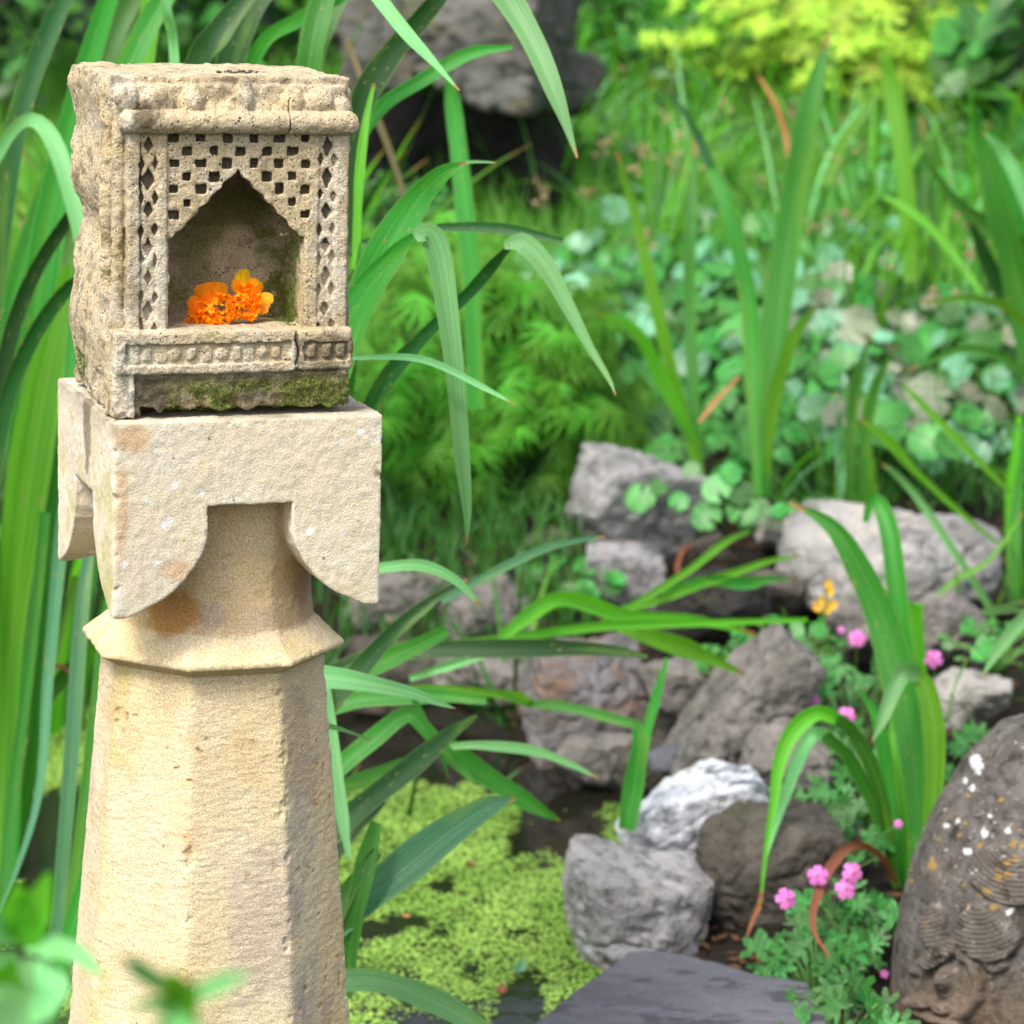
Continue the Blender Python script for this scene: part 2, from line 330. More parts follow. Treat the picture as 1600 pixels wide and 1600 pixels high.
# ------------------------------------------------------------ the pillar
PYAW, PTILT, PO = .35602, .03154, (-.3447, 3.2632, 1.1454)
PM = Matrix.Translation(PO) @ Matrix.Rotation(PTILT, 4, 'Y') @ Matrix.Rotation(PYAW, 4, 'Z')
pillar = thing('stone_pillar', 'tall cream sandstone pillar with octagonal shaft and square capital with drooping corners', 'pillar')
pillar.matrix_world = PM
OA = [R(-2 + 45 * k) for k in range(8)]
def octd(X, Y):
    d = None
    for a in OA:
        q = X * math.cos(a) + Y * math.sin(a); d = q if d is None else np.maximum(d, q)
    return d
def make_capital():
    f = Field((-.17, -.17, -.318), (.17, .17, .012), .002)
    X, Y, Z = f.X, f.Y, f.Z
    gz = np.interp(-Z[0, 0], [0, .098, .134, .150, .165, .182, .195, .205, .2115, .217, .222], [.049, .049, .049, .0535, .062, .075, .088, .103, .117, .128, .140]).astype(np.float32)[None, None, :]
    leg = np.maximum(gz - abs(X - .001), gz - abs(Y)) * .8
    slab = -.098 - Z
    cap = np.maximum(np.minimum(leg, slab), f.box(-.155, .155, -.155, .148, -.222, 0, .0025))
    neck_r = np.interp(-Z[0, 0], [0, .10, .16, .22, .25, .275], [.121, .118, .113, .112, .115, .119]).astype(np.float32)[None, None, :]
    rr = np.sqrt(X * X + Y * Y)
    neck = np.maximum(np.maximum(rr * .62 + octd(X, Y) * .38 - neck_r, -.28 - Z), Z + .05)
    prof = np.interp(-Z[0, 0], [.255, .263, .286, .289, .292, .304, .33], [.111, .117, .1435, .1445, .1435, .124, .1245]).astype(np.float32)[None, None, :]
    collar = np.maximum(np.maximum((octd(X, Y) - prof) * .75, -.312 - Z), Z + .258)
    d = np.minimum(np.minimum(cap, neck), collar).astype(np.float32)
    def n(P):
        e = .0011 * fbm(P, .03, 3) + .0009 * fbm(P, .006, 3, 3)
        edge = sstep(.25, .7, fbm(P, .013, 3, 5))                   # chipped arrises
        ax, ay = .155 - abs(P[:, 0]), .155 - abs(P[:, 1]); zz = np.minimum(-P[:, 2], .3)
        m = sstep(.011, 0., np.sort(np.stack([abs(ax), abs(ay), abs(zz)], 1), 1)[:, 1])
        lip = sstep(.012, .0, abs(P[:, 2] + .288)) * (np.hypot(P[:, 0], P[:, 1]) > .13)
        return e + edge * (m * .0055 + lip * .004)
    f.perturb(d, n)
    V, F = f.nets(d)
    C = V[F].mean(1); z = C[:, 2]; rad = np.hypot(C[:, 0], C[:, 1])
    lab = np.zeros(len(F), int)
    lab[(rad < .128) & (z < -.1)] = 1
    lab[z < -.2605] = 2
    lab[(z > -.2225) & (rad > .131)] = 0; 
    nrm = fbm(V, .05, 3, 9)
    A = {}
    A['green'] = np.clip(sstep(-.150, -.156, V[:, 0]) * sstep(-.1, .25, nrm) * .6 + sstep(-.15, -.2, V[:, 2]) * .25 * sstep(0, .4, fbm(V, .02, 3, 2)) + blob(V, (-.15, -.12, -.19), (.03, .03, .09)) * .5, 0, .8)
    A['ochre'] = np.clip(blob(V, (-.135, -.155, -.018), (.025, .02, .02)) * .6 + blob(V, (-.085, -.155, -.17), (.022, .02, .012)) * .55 + blob(V, (-.075, -.09, -.235), (.045, .04, .03)) * .8
                         + blob(V, (-.145, -.155, -.1), (.008, .03, .06)) * .5 + blob(V, (.09, -.07, -.2), (.03, .05, .04)) * .4
                         + (rad_v(V) < .128) * (V[:, 2] > -.258) * (V[:, 2] < -.099) * (.28 + .2 * fbm(V, .03, 3, 1)), 0, 1)
    A['dirt_shade'] = np.clip(sstep(-.004, 0., V[:, 2]) * (.35 + .6 * fbm(V, .03, 4, 3)) + blob(V, (-.155, -.02, -.03), (.01, .022, .07), .6) * .75 + sstep(-.035, -.0, V[:, 2]) * (V[:, 0] < -.15) * .35, 0, .85)
    A['mauve'] = np.clip(blob(V, (.02, -.13, -.25), (.06, .05, .03)) * .3 + blob(V, (.1, -.06, -.23), (.04, .06, .03)) * .4 + blob(V, (-.03, -.1, -.235), (.02, .04, .02)) * .4, 0, 1)
    split(V, F, lab, ['capital', 'neck', 'collar'], {'capital': M['capital'], 'neck': M['pillar'], 'collar': M['pillar']}, pillar, A)
def rad_v(V): return np.hypot(V[:, 0], V[:, 1])
def make_shaft():
    nt, nz = 560, 430
    th = np.linspace(0, 2 * np.pi, nt, endpoint=False); zz = np.concatenate([np.linspace(-.300, -.84, nz - 20), np.linspace(-.845, -1.17, 20)])
    TH, ZZ = np.meshgrid(th, zz)
    cs, sn = np.cos(TH), np.sin(TH)
    q = np.zeros_like(TH)
    for a in OA: q += np.maximum(np.cos(TH - a), 0)**90
    q = q**(1 / 90)
    ap = .1235 + (-.303 - ZZ) * .079
    r = ap / q
    P = np.stack([r * cs, r * sn, ZZ], -1).reshape(-1, 3)
    k = np.abs(((TH - R(20.5)) / R(45)) % 1); edge = np.minimum(k, 1 - k).ravel() * R(45) * .14
    n = .0013 * fbm(P, .04, 3) + .0007 * fbm(P * (1, 1, 3), .012, 3, 2) - .0045 * sstep(.010, .0, edge) * sstep(.15, .55, fbm(P, .016, 3, 5))
    n -= .0020 * sstep(.5, .64, fbm(P, .011, 2, 8)) * sstep(-.05, .35, fbm(P, .06, 2, 3))
    P[:, :2] *= (1 + n / np.hypot(P[:, 0], P[:, 1]))[:, None]
    i = np.arange(nz - 1)[:, None] * nt; j = np.arange(nt)[None]; j1 = (j + 1) % nt
    F = np.stack([i + j, i + nt + j, i + nt + j1, i + j1], -1).reshape(-1, 4)[:, ::-1]
    nb = fbm(P, .06, 3, 4); eg = np.exp(-(edge / .008)**2)
    ang = (np.degrees(TH.ravel()) % 360)
    A = {'green': np.clip(np.exp(-((ang - 203) / 5)**2) * .75 * sstep(-.3, .2, nb) + sstep(-.62, -.8, P[:, 2]) * (ang > 205) * (ang < 290) * .4 * sstep(-.2, .3, nb), 0, .8),
         'ochre': np.clip(np.exp(-((ang - 245) / 3)**2) * .5 * sstep(-.1, .3, nb) + sstep(.42, .55, fbm(P, .011, 2, 8)) * sstep(-.05, .35, fbm(P, .06, 2, 3)) * .6, 0, 1),
         'mauve': np.clip(blob(P, (.035, -.15, -.60), (.05, .05, .10), 1.2, .03) * .42 + blob(P, (.085, -.13, -.40), (.03, .05, .12), 1.2, .02) * .35 + blob(P, (.10, -.14, -.75), (.03, .05, .1), 1.2, .02) * .35, 0, 1)}
    me = npmesh('shaft', P, F, M['pillar'], True, None, A); link('shaft', me, pillar)
make_capital(); make_shaft()

# ------------------------------------------------------------ the shrine on top
shrine = thing('stone_shrine', 'weathered carved stone shrine with a pointed lattice niche, standing on the pillar capital', 'shrine')
shrine.matrix_world = PM
UX = lambda px: -.1306 + (px - 205) * .000727
ZY = lambda py: .317 - (py - 205) * .000706
def make_shrine():
    f = Field((-.172, -.156, -.002), (.150, .112, .392), .0015)
    X, Y, Z = f.X, f.Y, f.Z
    bulge = (.012 * np.exp(-((Z - .085) / .05)**2) - .012 * np.exp(-((Z - .195) / .03)**2) + .010 * np.exp(-((Z - .36) / .03)**2) + .006 * np.exp(-((Z - .26) / .03)**2))
    qx = np.maximum(-.142 - bulge - X, X - .118)
    body = np.maximum(np.maximum(qx, np.maximum(-.116 - Y, Y - .102)), np.maximum(.006 - Z, Z - .374))
    back = f.box(.10, .134, -.085, .098, .06, .362, .008)
    d = np.minimum(body, back)
    def U(fn, x0, x1, y0, y1, z0, z1):
        g, sl = f.sub(d, x0, x1, y0, y1, z0, z1); d[sl] = np.minimum(d[sl], fn(g))
    def S(fn, x0, x1, y0, y1, z0, z1):
        g, sl = f.sub(d, x0, x1, y0, y1, z0, z1); d[sl] = np.maximum(d[sl], -fn(g))
    A = (-.172, .15, -.156, .02, 0, .39)
    U(lambda g: g.box(-.119, .1155, -.1255, -.06, .09, .322, .001), *A)          # screen and pilasters
    U(lambda g: g.box(-.134, -.1200, -.129, -.06, .09, .322, .003), *A)
    U(lambda g: g.box(-.1015, -.0895, -.1285, -.1, .09, .318, .002), *A)
    U(lambda g: g.box(.0685, .083, -.1275, -.1, .09, .318, .002), *A)
    U(lambda g: g.box(.101, .1175, -.1285, -.1, .09, .318, .003), *A)
    for xx, yy, rr in ((-.141, -.112, .007), (-.147, -.09, .008)):
        U(lambda g: np.maximum(np.sqrt((g.X - xx)**2 + (g.Y - yy)**2) - rr, np.maximum(.09 - g.Z, g.Z - .36)), *A)
    # niche
    cu = -.0100
    zz = Z[0, 0]
    tt = (.2735 - zz) / (.2735 - .198)
    hw = np.where(zz > .2735, -.01, np.where(zz < .198, .0775, .0735 * np.clip(tt, 0, 1) + .0035 * np.abs(((.2735 - zz) / .0141) % 1 - .5) * 2 - .002)).astype(np.float32)
    dd = np.maximum(abs(X - cu) - hw[None, None, :], .0965 - Z); dd = np.maximum(dd, np.maximum(-.16 - Y, Y + .104)); d[...] = np.maximum(d, -dd)
    S(lambda g: np.maximum(g.box(-.0870, .0670, -.25, -.022, .05, .292, .024), np.maximum(-.1065 - g.Y, .0965 - g.Z)), *A)
    # checker holes
    for r_ in range(8):
        z = .3078 - .01405 * r_
        for k in range(11):
            if (r_ + k) % 2: continue
            u = -.0815 + .0149 * k
            w = .0735 * (.2735 - z) / .0755
            if z < .2735 + .004 and abs(u - cu) < w + .010: continue
            if z < .212 and u > 0: continue
            a, b_, e = .0063 + rnd.uniform(-.0016, .0003), .0056 + rnd.uniform(-.0014, .0004), rnd.uniform(.009, .013)
            du, dz = rnd.uniform(-.0008, .0008), rnd.uniform(-.0008, .0008)
            S(lambda g: g.box(u + du - a, u + du + a, -.15, -.1255 + e, z + dz - b_, z + dz + b_, .0008), u - .01, u + .01, -.15, -.1, z - .01, z + .01)
    # diamond strips
    for uc in (-.1105, .0925):
        for k in range(7):
            z = .300 - k * .0365
            if z < .10: continue
            j = rnd.uniform(-.002, .002); s_ = rnd.uniform(.75, 1.05)
            S(lambda g: np.maximum((abs(g.X - uc) / (.0068 * s_) + abs(g.Z - z - j) / (.0125 * s_) - 1) * .005, g.Y + .1255 - .008), uc - .012, uc + .012, -.15, -.1, z - .02, z + .02)
            for sg in (-1, 1):
                zz2 = z - .0182 + rnd.uniform(-.003, .003)
                S(lambda g: np.maximum((abs(g.X - uc - sg * .0078) / .004 + abs(g.Z - zz2) / .0085 - 1) * .0035, g.Y + .1255 - .006), uc - .014, uc + .014, -.15, -.1, zz2 - .012, zz2 + .012)
    # cornice: roll moulding and carved lotus crest
    U(lambda g: g.box(-.135, .115, -.1205, -.09, .322, .366, .004), *A)
    def roll(g):
        x = np.clip(g.X, -.133, .1155); y = -.1285; rr = .0128
        return np.sqrt((g.X - x)**2 + ((g.Y - y))**2 + (g.Z - .3255)**2) - rr
    U(roll, *A)
    for (px, py, rx, rz, ry) in ((200, 152, 17, 22, .008), (245, 157, 24, 22, .011), (300, 157, 18, 25, .0105), (326, 171, 13, 12, .008), (380, 152, 16, 27, .0115), (355, 169, 15, 14, .009), (407, 169, 15, 14, .009), (428, 174, 15, 9, .008), (457, 159, 18, 21, .0105), (497, 157, 24, 20, .0115), (533, 168, 15, 17, .007)):
        u, z = UX(px), ZY(py) - .003
        U(lambda g: g.ell((u, -.1215, z), (rx * .00082, ry * 1.2, rz * .00074)), *A)
    def prism(u, a, z0, z1, y, k=1.):
        U(lambda g: np.maximum(np.maximum(abs(g.X - u) - a * np.clip((z1 - g.Z) / (z1 - z0), 0, 1)**k, np.maximum(np.maximum(z0 - g.Z, g.Z - z1), y - g.Y)), g.Y + .112) * .7, *A)
    prism(UX(380), .038, .334, .362, -.1285, .9)
    S(lambda g: np.maximum(abs(g.X - .0455) - .0006, abs(g.Z - .33) - .02), .04, .05, -.16, -.13, .31, .35)
    # ledge with its beaded band
    U(lambda g: g.box(-.1515, .0575, -.1425, -.08, .0485, .0975, .0045), *A)
    U(lambda g: g.box(.0565, .124, -.1400, -.05, .0485, .0965, .0055), *A)
    S(lambda g: g.box(-.139, .050, -.16, -.1375, .0595, .0835, .002), *A)
    S(lambda g: g.box(.0655, .117, -.16, -.1355, .0605, .0815, .002), *A)
    for k, (u, kind) in enumerate([(-.128, 0), (-.114, 1), (-.098, 0), (-.083, 2), (-.064, 1), (-.047, 0), (-.030, 2), (-.013, 1), (.002, 0), (.017, 2), (.033, 1), (.0455, 0), (.074, 1), (.092, 1), (.108, 1)]):
        if kind == 0: U(lambda g: g.box(u - .006, u + .006, -.1395, -.13, .062, .081, .002), *A)
        elif kind == 1: U(lambda g: g.box(u - .0055, u + .0055, -.1410, -.13, .0635, .0795, .0035), *A)
        else: U(lambda g: g.ell((u, -.137, .0715), (.0075, .0045, .008)), *A)
    S(lambda g: np.maximum(abs(g.X - .0568 - .002 * np.sin(g.Z * 200)) - .0009, -g.Y - .15), .05, .065, -.16, -.13, .045, .1)
    # plinth with a ragged underside
    U(lambda g: g.box(-.147, .1205, -.1375, .100, .004, .050, .005), -.172, .15, -.156, .11, 0, .06)
    U(lambda g: g.box(-.152, -.128, -.1405, -.09, .001, .052, .003), -.172, .15, -.156, .11, 0, .06)
    def scal(g):
        k = .013 + .006 * np.abs(np.sin((g.X + .13) * 95)) * np.where(g.X > -.05, .6, 1.)
        return np.maximum(g.Z - k + .006, np.maximum(g.Y + .112, -.122 - g.X))
    S(scal, -.125, .125, -.156, -.10, 0, .03)
    S(lambda g: g.box(-.2, .2, -.2, .2, -.01, .002), -.172, .15, -.156, .112, 0, .01)
    def n(P):
        e = .0015 * fbm(P, .022, 3) + .0014 * fbm(P, .006, 3, 3)
        side = sstep(-.128, -.142, P[:, 0]) * sstep(-.118, -.09, P[:, 1]) + sstep(.118, .128, P[:, 0]) + sstep(.095, .1, P[:, 1])
        top = sstep(.366, .374, P[:, 2])
        low = sstep(.05, .03, P[:, 2])
        e += side * (.0055 * fbm(P, .055, 3, 6) + .0018 * fbm(P, .014, 3, 2)) + top * .004 * fbm(P, .05, 3, 9) + low * .0035 * fbm(P, .009, 3, 4)
        e += .004 * sstep(.5, .66, fbm(P, .009, 2, 12)) * (.2 + side) + sstep(.333, .338, P[:, 2]) * (P[:, 1] < -.1) * (.0022 * fbm(P, .011, 3, 8))
        return e
    f.perturb(d, n, .014)
    V, F = f.nets(d)
    C = V[F].mean(1); x, y, z = C.T
    lab = np.zeros(len(F), int)
    front = y < -.1165
    lab[(z > .308) & (y < -.1) & (x > -.1385)] = 1
    lab[(z <= .313) & (z > .197) & (x > -.0893) & (x < .0685) & (y < -.103)] = 2
    lab[front & (z <= .313) & (z > .0975) & (x > -.138) & (x <= -.0893)] = 3
    lab[front & (z <= .313) & (z > .0965) & (x >= .0685) & (x < .119)] = 4
    lab[(z <= .0975) & (z > .0485) & (y < -.105)] = 5
    lab[z <= .0485] = 6
    x, y, z = V.T
    a = {}
    ns = fbm(V, .02, 4, 7); nb = fbm(V, .05, 3, 2)
    a['green'] = np.clip(blob(V, (.062, -.06, .115), (.022, .05, .03), .7, .012) * .9 + sstep(.052, .03, z) * sstep(-.35, .2, nb + .6 * ns + .25 * (x > .02)) * (y < -.1) * (x > -.09) * .8 + sstep(.25, .5, ns) * (z < .2) * .35 + (y > -.11) * (y < 0) * (x > -.09) * (x < .07) * (z > .098) * (z < .28) * sstep(-.4, .3, nb) * .6 + blob(V, (-.16, .05, .03), (.03, .05, .03), .6) * .7, 0, 1)
    a['dirt_shade'] = np.clip(sstep(.055, .043, z) * (.86 + .6 * ns) * (x > -.128) + (y > -.112) * (y < 0) * (x > -.09) * (x < .07) * (z < .27) * (z > .098) * np.clip(.14 + .7 * nb + .3 * (z > .2) - .35 * sstep(.14, .1, z), 0, .8)  # plinth dirt, then niche walls darkened more towards the top
                        + blob(V, (-.115, -.14, .335), (.016, .02, .02), .6, .01) * .8 + blob(V, (-.095, -.14, .35), (.012, .02, .012), .6, .01) * .5 + blob(V, (.005, -.06, .376), (.012, .01, .01), .8, .008) * .9
                        + (z > .366) * sstep(.1, .4, fbm(V, .012, 3, 3)) * .4 + (y > -.123) * (y < -.11) * (x > -.12) * (x < .1) * (z > .19) * (z < .316) * .75  # crumbs on top; lattice hole bottoms have shade put into the colour
                        + blob(V, (.09, -.14, .07), (.04, .03, .03), .8, .01) * .6 + (x < -.135) * sstep(.15, .4, fbm(V, .012, 3, 5)) * .5, 0, .95)
    a['pale'] = .85 * np.clip(blob(V, (-.135, -.14, .045), (.026, .03, .05), .5) * .95 + (x < -.125) * sstep(.0, .35, nb) * .6 + blob(V, (-.105, -.13, .15), (.025, .02, .06), .9, .012) * .8 + blob(V, (-.03, -.14, .06), (.08, .03, .02), .9, .01) * .5
                        + blob(V, (.055, -.14, .07), (.01, .03, .03), .8) * .8 + blob(V, (.095, -.13, .2), (.02, .02, .12), 1., .01) * .6 + blob(V, (-.062, -.14, .352), (.008, .03, .014), .5, .01) * .6
                        + blob(V, (0., -.14, .357), (.012, .03, .014), .5, .01) * .5, 0, 1)
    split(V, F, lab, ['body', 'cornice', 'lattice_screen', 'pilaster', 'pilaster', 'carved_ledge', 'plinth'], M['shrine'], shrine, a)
    # moss tufts
    nrm_ok = (a['green'] > .5) & ~((y > -.11) & (y < 0) & (x > -.09) & (x < .03) & (z > .09))
    idx = np.nonzero(nrm_ok)[0]; idx = rng.choice(idx, min(4200, len(idx)), replace=False)
    P = V[idx]; c = (0, .02, .18)
    k = len(P); D = rng.normal(size=(k, 3)) * .8 + np.array([-.1, -1.0, .55]); D /= np.linalg.norm(D, axis=1)[:, None]
    S_ = np.cross(D, rng.normal(size=(k, 3))); S_ /= np.linalg.norm(S_, axis=1)[:, None]
    L = rng.uniform(.0018, .0045, k)[:, None]
    VV = np.stack([P - S_ * L * .28, P + S_ * L * .28, P + D * L], 1).reshape(-1, 3); FF = np.arange(3 * k).reshape(-1, 3)
    uv = np.tile([[0, 0], [1, 0], [.5, 1]], (k, 1)) + np.repeat(rng.random((k, 1)) * 9, 3, 0)
    stuff(link('moss', npmesh('moss', VV, FF, M['moss'], False, uv), shrine))
    # dark crumbs on the top
    bm = bmesh.new()
    for _ in range(26):
        p = Vector((rnd.gauss(.012, .012), rnd.gauss(-.05, .008), .3755)); s_ = rnd.uniform(.0008, .0028)
        bmesh.ops.create_icosphere(bm, subdivisions=1, radius=s_, matrix=Matrix.Translation(p) @ Euler((rnd.random() * 3, 0, rnd.random() * 3)).to_matrix().to_4x4() @ Matrix.Diagonal((1.7, .8, .6, 1)))
    me = bpy.data.meshes.new('debris'); bm.to_mesh(me); bm.free(); me.materials.append(M['bark']); stuff(link('debris', me, shrine))
make_shrine()

# ------------------------------------------------------------ leaf shapes
def spline(P, n):
    P = np.asarray(P, float)
    Q = np.vstack([2 * P[0] - P[1], P, 2 * P[-1] - P[-2]]); out = []
    m = len(P) - 1; t_ = np.linspace(0, m, n)
    i = np.minimum(t_.astype(int), m - 1); f = (t_ - i)[:, None]
    a, b_, c, e = Q[i], Q[i + 1], Q[i + 2], Q[i + 3]
    return .5 * (2 * b_ + (c - a) * f + (2 * a - 5 * b_ + 4 * c - e) * f**2 + (3 * b_ - a - 3 * c + e) * f**3)
def ribbon(P, W, side, keel=.14, cols=5):
    """P points, W half-widths, side unit vectors -> strap leaf with a keel"""
    T = np.gradient(P, axis=0); T /= np.linalg.norm(T, axis=1)[:, None] + 1e-9
    side = side - T * (side * T).sum(1)[:, None]; side /= np.linalg.norm(side, axis=1)[:, None] + 1e-9
    for k in range(1, len(side)):
        if side[k] @ side[k - 1] < 0: side[k] *= -1
    N = np.cross(T, side); n = len(P); us = np.linspace(-1, 1, cols)
    V = P[:, None] + side[:, None] * (us[None, :, None] * W[:, None, None]) + N[:, None] * ((np.abs(us)**1.3)[None, :, None] * W[:, None, None] * keel * 2)
    i = np.arange(n - 1)[:, None] * cols; j = np.arange(cols - 1)[None]
    F = np.stack([i + j, i + j + 1, i + cols + j + 1, i + cols + j], -1).reshape(-1, 4)
    uv = np.stack(np.broadcast_arrays((us[None] + 1) / 2, np.linspace(0, 1, n)[:, None]), -1).reshape(-1, 2)
    return V.reshape(-1, 3), F, uv
def strap(root, mat, d0, d1, pts, n=22, keel=.14, name='leaf', label=None, tw=.35):
    """strap leaf through measured points (x, y, full width) whose distance runs from d0 to d1"""
    k = len(pts); ds = np.linspace(d0, d1, k)
    P = np.array([pt(p[0], p[1], d) for p, d in zip(pts, ds)]); Ww = np.array([p[2] * mpp(d) / 2 for p, d in zip(pts, ds)])
    n = max(n, 18); S = spline(P, n); tq = np.linspace(0, 1, n); W = np.maximum(np.interp(tq, np.linspace(0, 1, k), Ww), .0004)
    g = rnd.uniform(0, 6.28); W = W * (.93 + .06 * np.sin(tq * rnd.uniform(9, 16) + g)); LL = np.linalg.norm(S[-1] - S[0])
    if d0 > 2: S = S + UP * (np.sin(tq * rnd.uniform(7, 13) + g) * .0035 * LL * np.sin(tq * 3.14))[:, None] + FW * (np.sin(tq * rnd.uniform(6, 12) + g) * .012 * LL)[:, None]
    T = np.gradient(S, axis=0); T /= np.linalg.norm(T, axis=1)[:, None]
    view = S - CAM; view /= np.linalg.norm(view, axis=1)[:, None]
    sd_ = np.cross(T, view); sd_ /= np.linalg.norm(sd_, axis=1)[:, None]
    a = np.linspace(tw, tw * .3, n)[:, None]; sd_ = sd_ * np.cos(a) + view * np.sin(a)
    V, F, uv = ribbon(S, W, sd_, keel)
    if pts[-1][2] > 5.5: uv = uv * (1, .88)
    o = link(name, npmesh(name, V - np.array(root.location), F, M[mat], True, uv), root)
    if label: o['label'] = label
    return o
def grow(root, base, az, lean, L, w, droop, mat, n=14, name='leaf'):
    """strap leaf grown from a base point"""
    h = np.array([math.cos(az), math.sin(az), 0]); s = np.linspace(0, 1, n); ang = lean + droop * s**2
    step = L / (n - 1); d = h[None] * np.sin(ang)[:, None] + np.array([0, 0, 1.])[None] * np.cos(ang)[:, None]
    P = np.asarray(base, float) + np.vstack([np.zeros(3), np.cumsum(d[:-1] * step, 0)])
    W = w / 2 * np.minimum(1, .55 + s * 2) * np.sqrt(np.clip((1 - s) / .45, 0.002, 1))
    side = np.cross(np.tile([0, 0, 1.], (n, 1)), h + np.array([.001, .02, 0])); tw = rnd.uniform(-.9, .9)
    side = side * math.cos(tw) + h * math.sin(tw)
    V, F, uv = ribbon(P, W, side, .12, 5)
    return link(name, npmesh(name, V - np.array(root.location), F, M[mat], True, uv), root)

def fan_mesh(name, mat, outline, dish=.15, wave=.06, rings=3, cup=0.):
    """leaf blade from a polar outline [(angle, radius)] with the stalk at the origin, a dished and veined surface"""
    n = len(outline); V = [(0, 0, 0)]; uv = [(.5, .5)]
    for k in range(1, rings + 1):
        q = k / rings
        for i, (a, r) in enumerate(outline):
            rr = r * q; z = dish * rr * rr + wave * math.sin(i * 2.4) * q * q * .6 - cup * rr
            V.append((math.sin(a) * rr, math.cos(a) * rr, z)); uv.append((.5 + math.sin(a) * rr / 2, .5 + math.cos(a) * rr / 2))
    V = np.array(V); uv = np.array(uv); T_ = []
    for i in range(n - 1): T_.append((0, 1 + i + 1, 1 + i, 1 + i))
    Q = []
    for k in range(rings - 1):
        for i in range(n - 1):
            a = 1 + k * n + i; Q.append((a, a + 1, a + n + 1, a + n))
    me = bpy.data.meshes.new(name); me.from_pydata([tuple(v) for v in V], [], [t_[:3] for t_ in T_] + Q)
    l = me.uv_layers.new(name='UVMap'); li = np.empty(len(me.loops), np.int32); me.loops.foreach_get('vertex_index', li); l.data.foreach_set('uv', uv[li].astype(np.float32).ravel())
    me.polygons.foreach_set('use_smooth', [True] * len(me.polygons)); me.materials.append(M[mat]); return me
def round_outline(n=22, lobes=7, sc=.07):
    o = []
    for i in range(n + 1):
        a = R(-168 + 336 * i / n); o.append((a, (.86 + .14 * math.cos(a * .5)) * (1 + sc * abs(math.sin(a * lobes / 2 + .4)) - sc)))
    return o
def lobed_outline(lobes=5, per=6, deep=.5, width=.5):
    o = []
    span = 290
    for l_ in range(lobes):
        c = -span / 2 + span * (l_ + .5) / lobes; half = span / lobes / 2
        L = 1 - .22 * abs(c) / 145
        for k in range(per + 1):
            u = -1 + 2 * k / per
            if l_ and k == 0: continue
            r = L * ((1 - deep) + deep * (1 - abs(u)**(1 / width)))
            if k % 2 and abs(u) > .3: r *= 1.07
            o.append((R(c + half * u * (.9 if abs(u) < .99 else 1)), r))
    return o
MESH = {}
for m_ in ('heu', 'heu_pale', 'heu_red'): MESH[m_] = [fan_mesh('round_leaf', m_, round_outline(24, 7 + k, .10), -.12 + .14 * k, .09) for k in range(3)]
MESH['heu_fine'] = MESH['heu']
MESH['ger'] = [fan_mesh('lobed_leaf', 'ger', lobed_outline(5 + k, 8, .60, .6), -.08 + .12 * k, .07) for k in range(3)]
MESH['gold'] = [fan_mesh('maple_leaf', 'gold', lobed_outline(7, 4, .62, .7), -.10 - .1 * k, .03, 2) for k in range(2)]
MESH['shrub'] = [fan_mesh('shrub_leaf', 'shrub', [(R(-175), .1), (R(-60), .32), (R(-20), .7), (0, 1), (R(20), .7), (R(60), .32), (R(175), .1)], -.2, 0, 2)]
def lace_mesh(k):
    Vs, Fs, Us, o = [], [], [], 0
    for i in range(9):
        a = R(-88 + 22 * i + rnd.uniform(-5, 5)); L = 1 - .3 * abs(i - 4) / 4; d = np.array([math.sin(a), math.cos(a), 0]); s = np.array([d[1], -d[0], 0])
        ts = np.array([0, .25, .5, .75, 1.]); P = d[None] * (ts * L)[:, None] + np.array([0, 0, -1.])[None] * (.30 * ts**2)[:, None]
        W = np.array([.014, .034, .042, .03, .003])
        V, F, uv = ribbon(P, W, np.tile(s, (5, 1)), .2, 3); Vs.append(V); Fs.append(F + o); Us.append(uv); o += len(V)
    return npmesh('lacy_leaf', np.vstack(Vs), np.vstack(Fs), M['lace'], True, np.vstack(Us))
MESH['lace'] = [lace_mesh(k) for k in range(4)]

def tube(P, r, sides=5):
    P = np.asarray(P, float); n = len(P); T = np.gradient(P, axis=0); T /= np.linalg.norm(T, axis=1)[:, None] + 1e-9
    ref = np.array([.3, 1., .1]); A = np.cross(T, ref); A /= np.linalg.norm(A, axis=1)[:, None] + 1e-9; B = np.cross(T, A)
    r = np.broadcast_to(np.asarray(r, float), (n,)); th = np.arange(sides) * 2 * np.pi / sides
    V = P[:, None] + (A[:, None] * np.cos(th)[None, :, None] + B[:, None] * np.sin(th)[None, :, None]) * r[:, None, None]
    i = np.arange(n - 1)[:, None] * sides; j = np.arange(sides)[None]; j1 = (j + 1) % sides
    F = np.stack([i + j, i + j1, i + sides + j1, i + sides + j], -1).reshape(-1, 4)
    uv = np.stack(np.broadcast_arrays(np.linspace(0, 1, sides)[None], np.linspace(0, 1, n)[:, None]), -1).reshape(-1, 2)
    return V.reshape(-1, 3), F, uv
def merge(L):
    o = 0; Vs, Fs, Us = [], [], []
    for V, F, U_ in L: Vs.append(V); Fs.append(F + o); Us.append(U_); o += len(V)
    return np.vstack(Vs), np.vstack(Fs), np.vstack(Us)

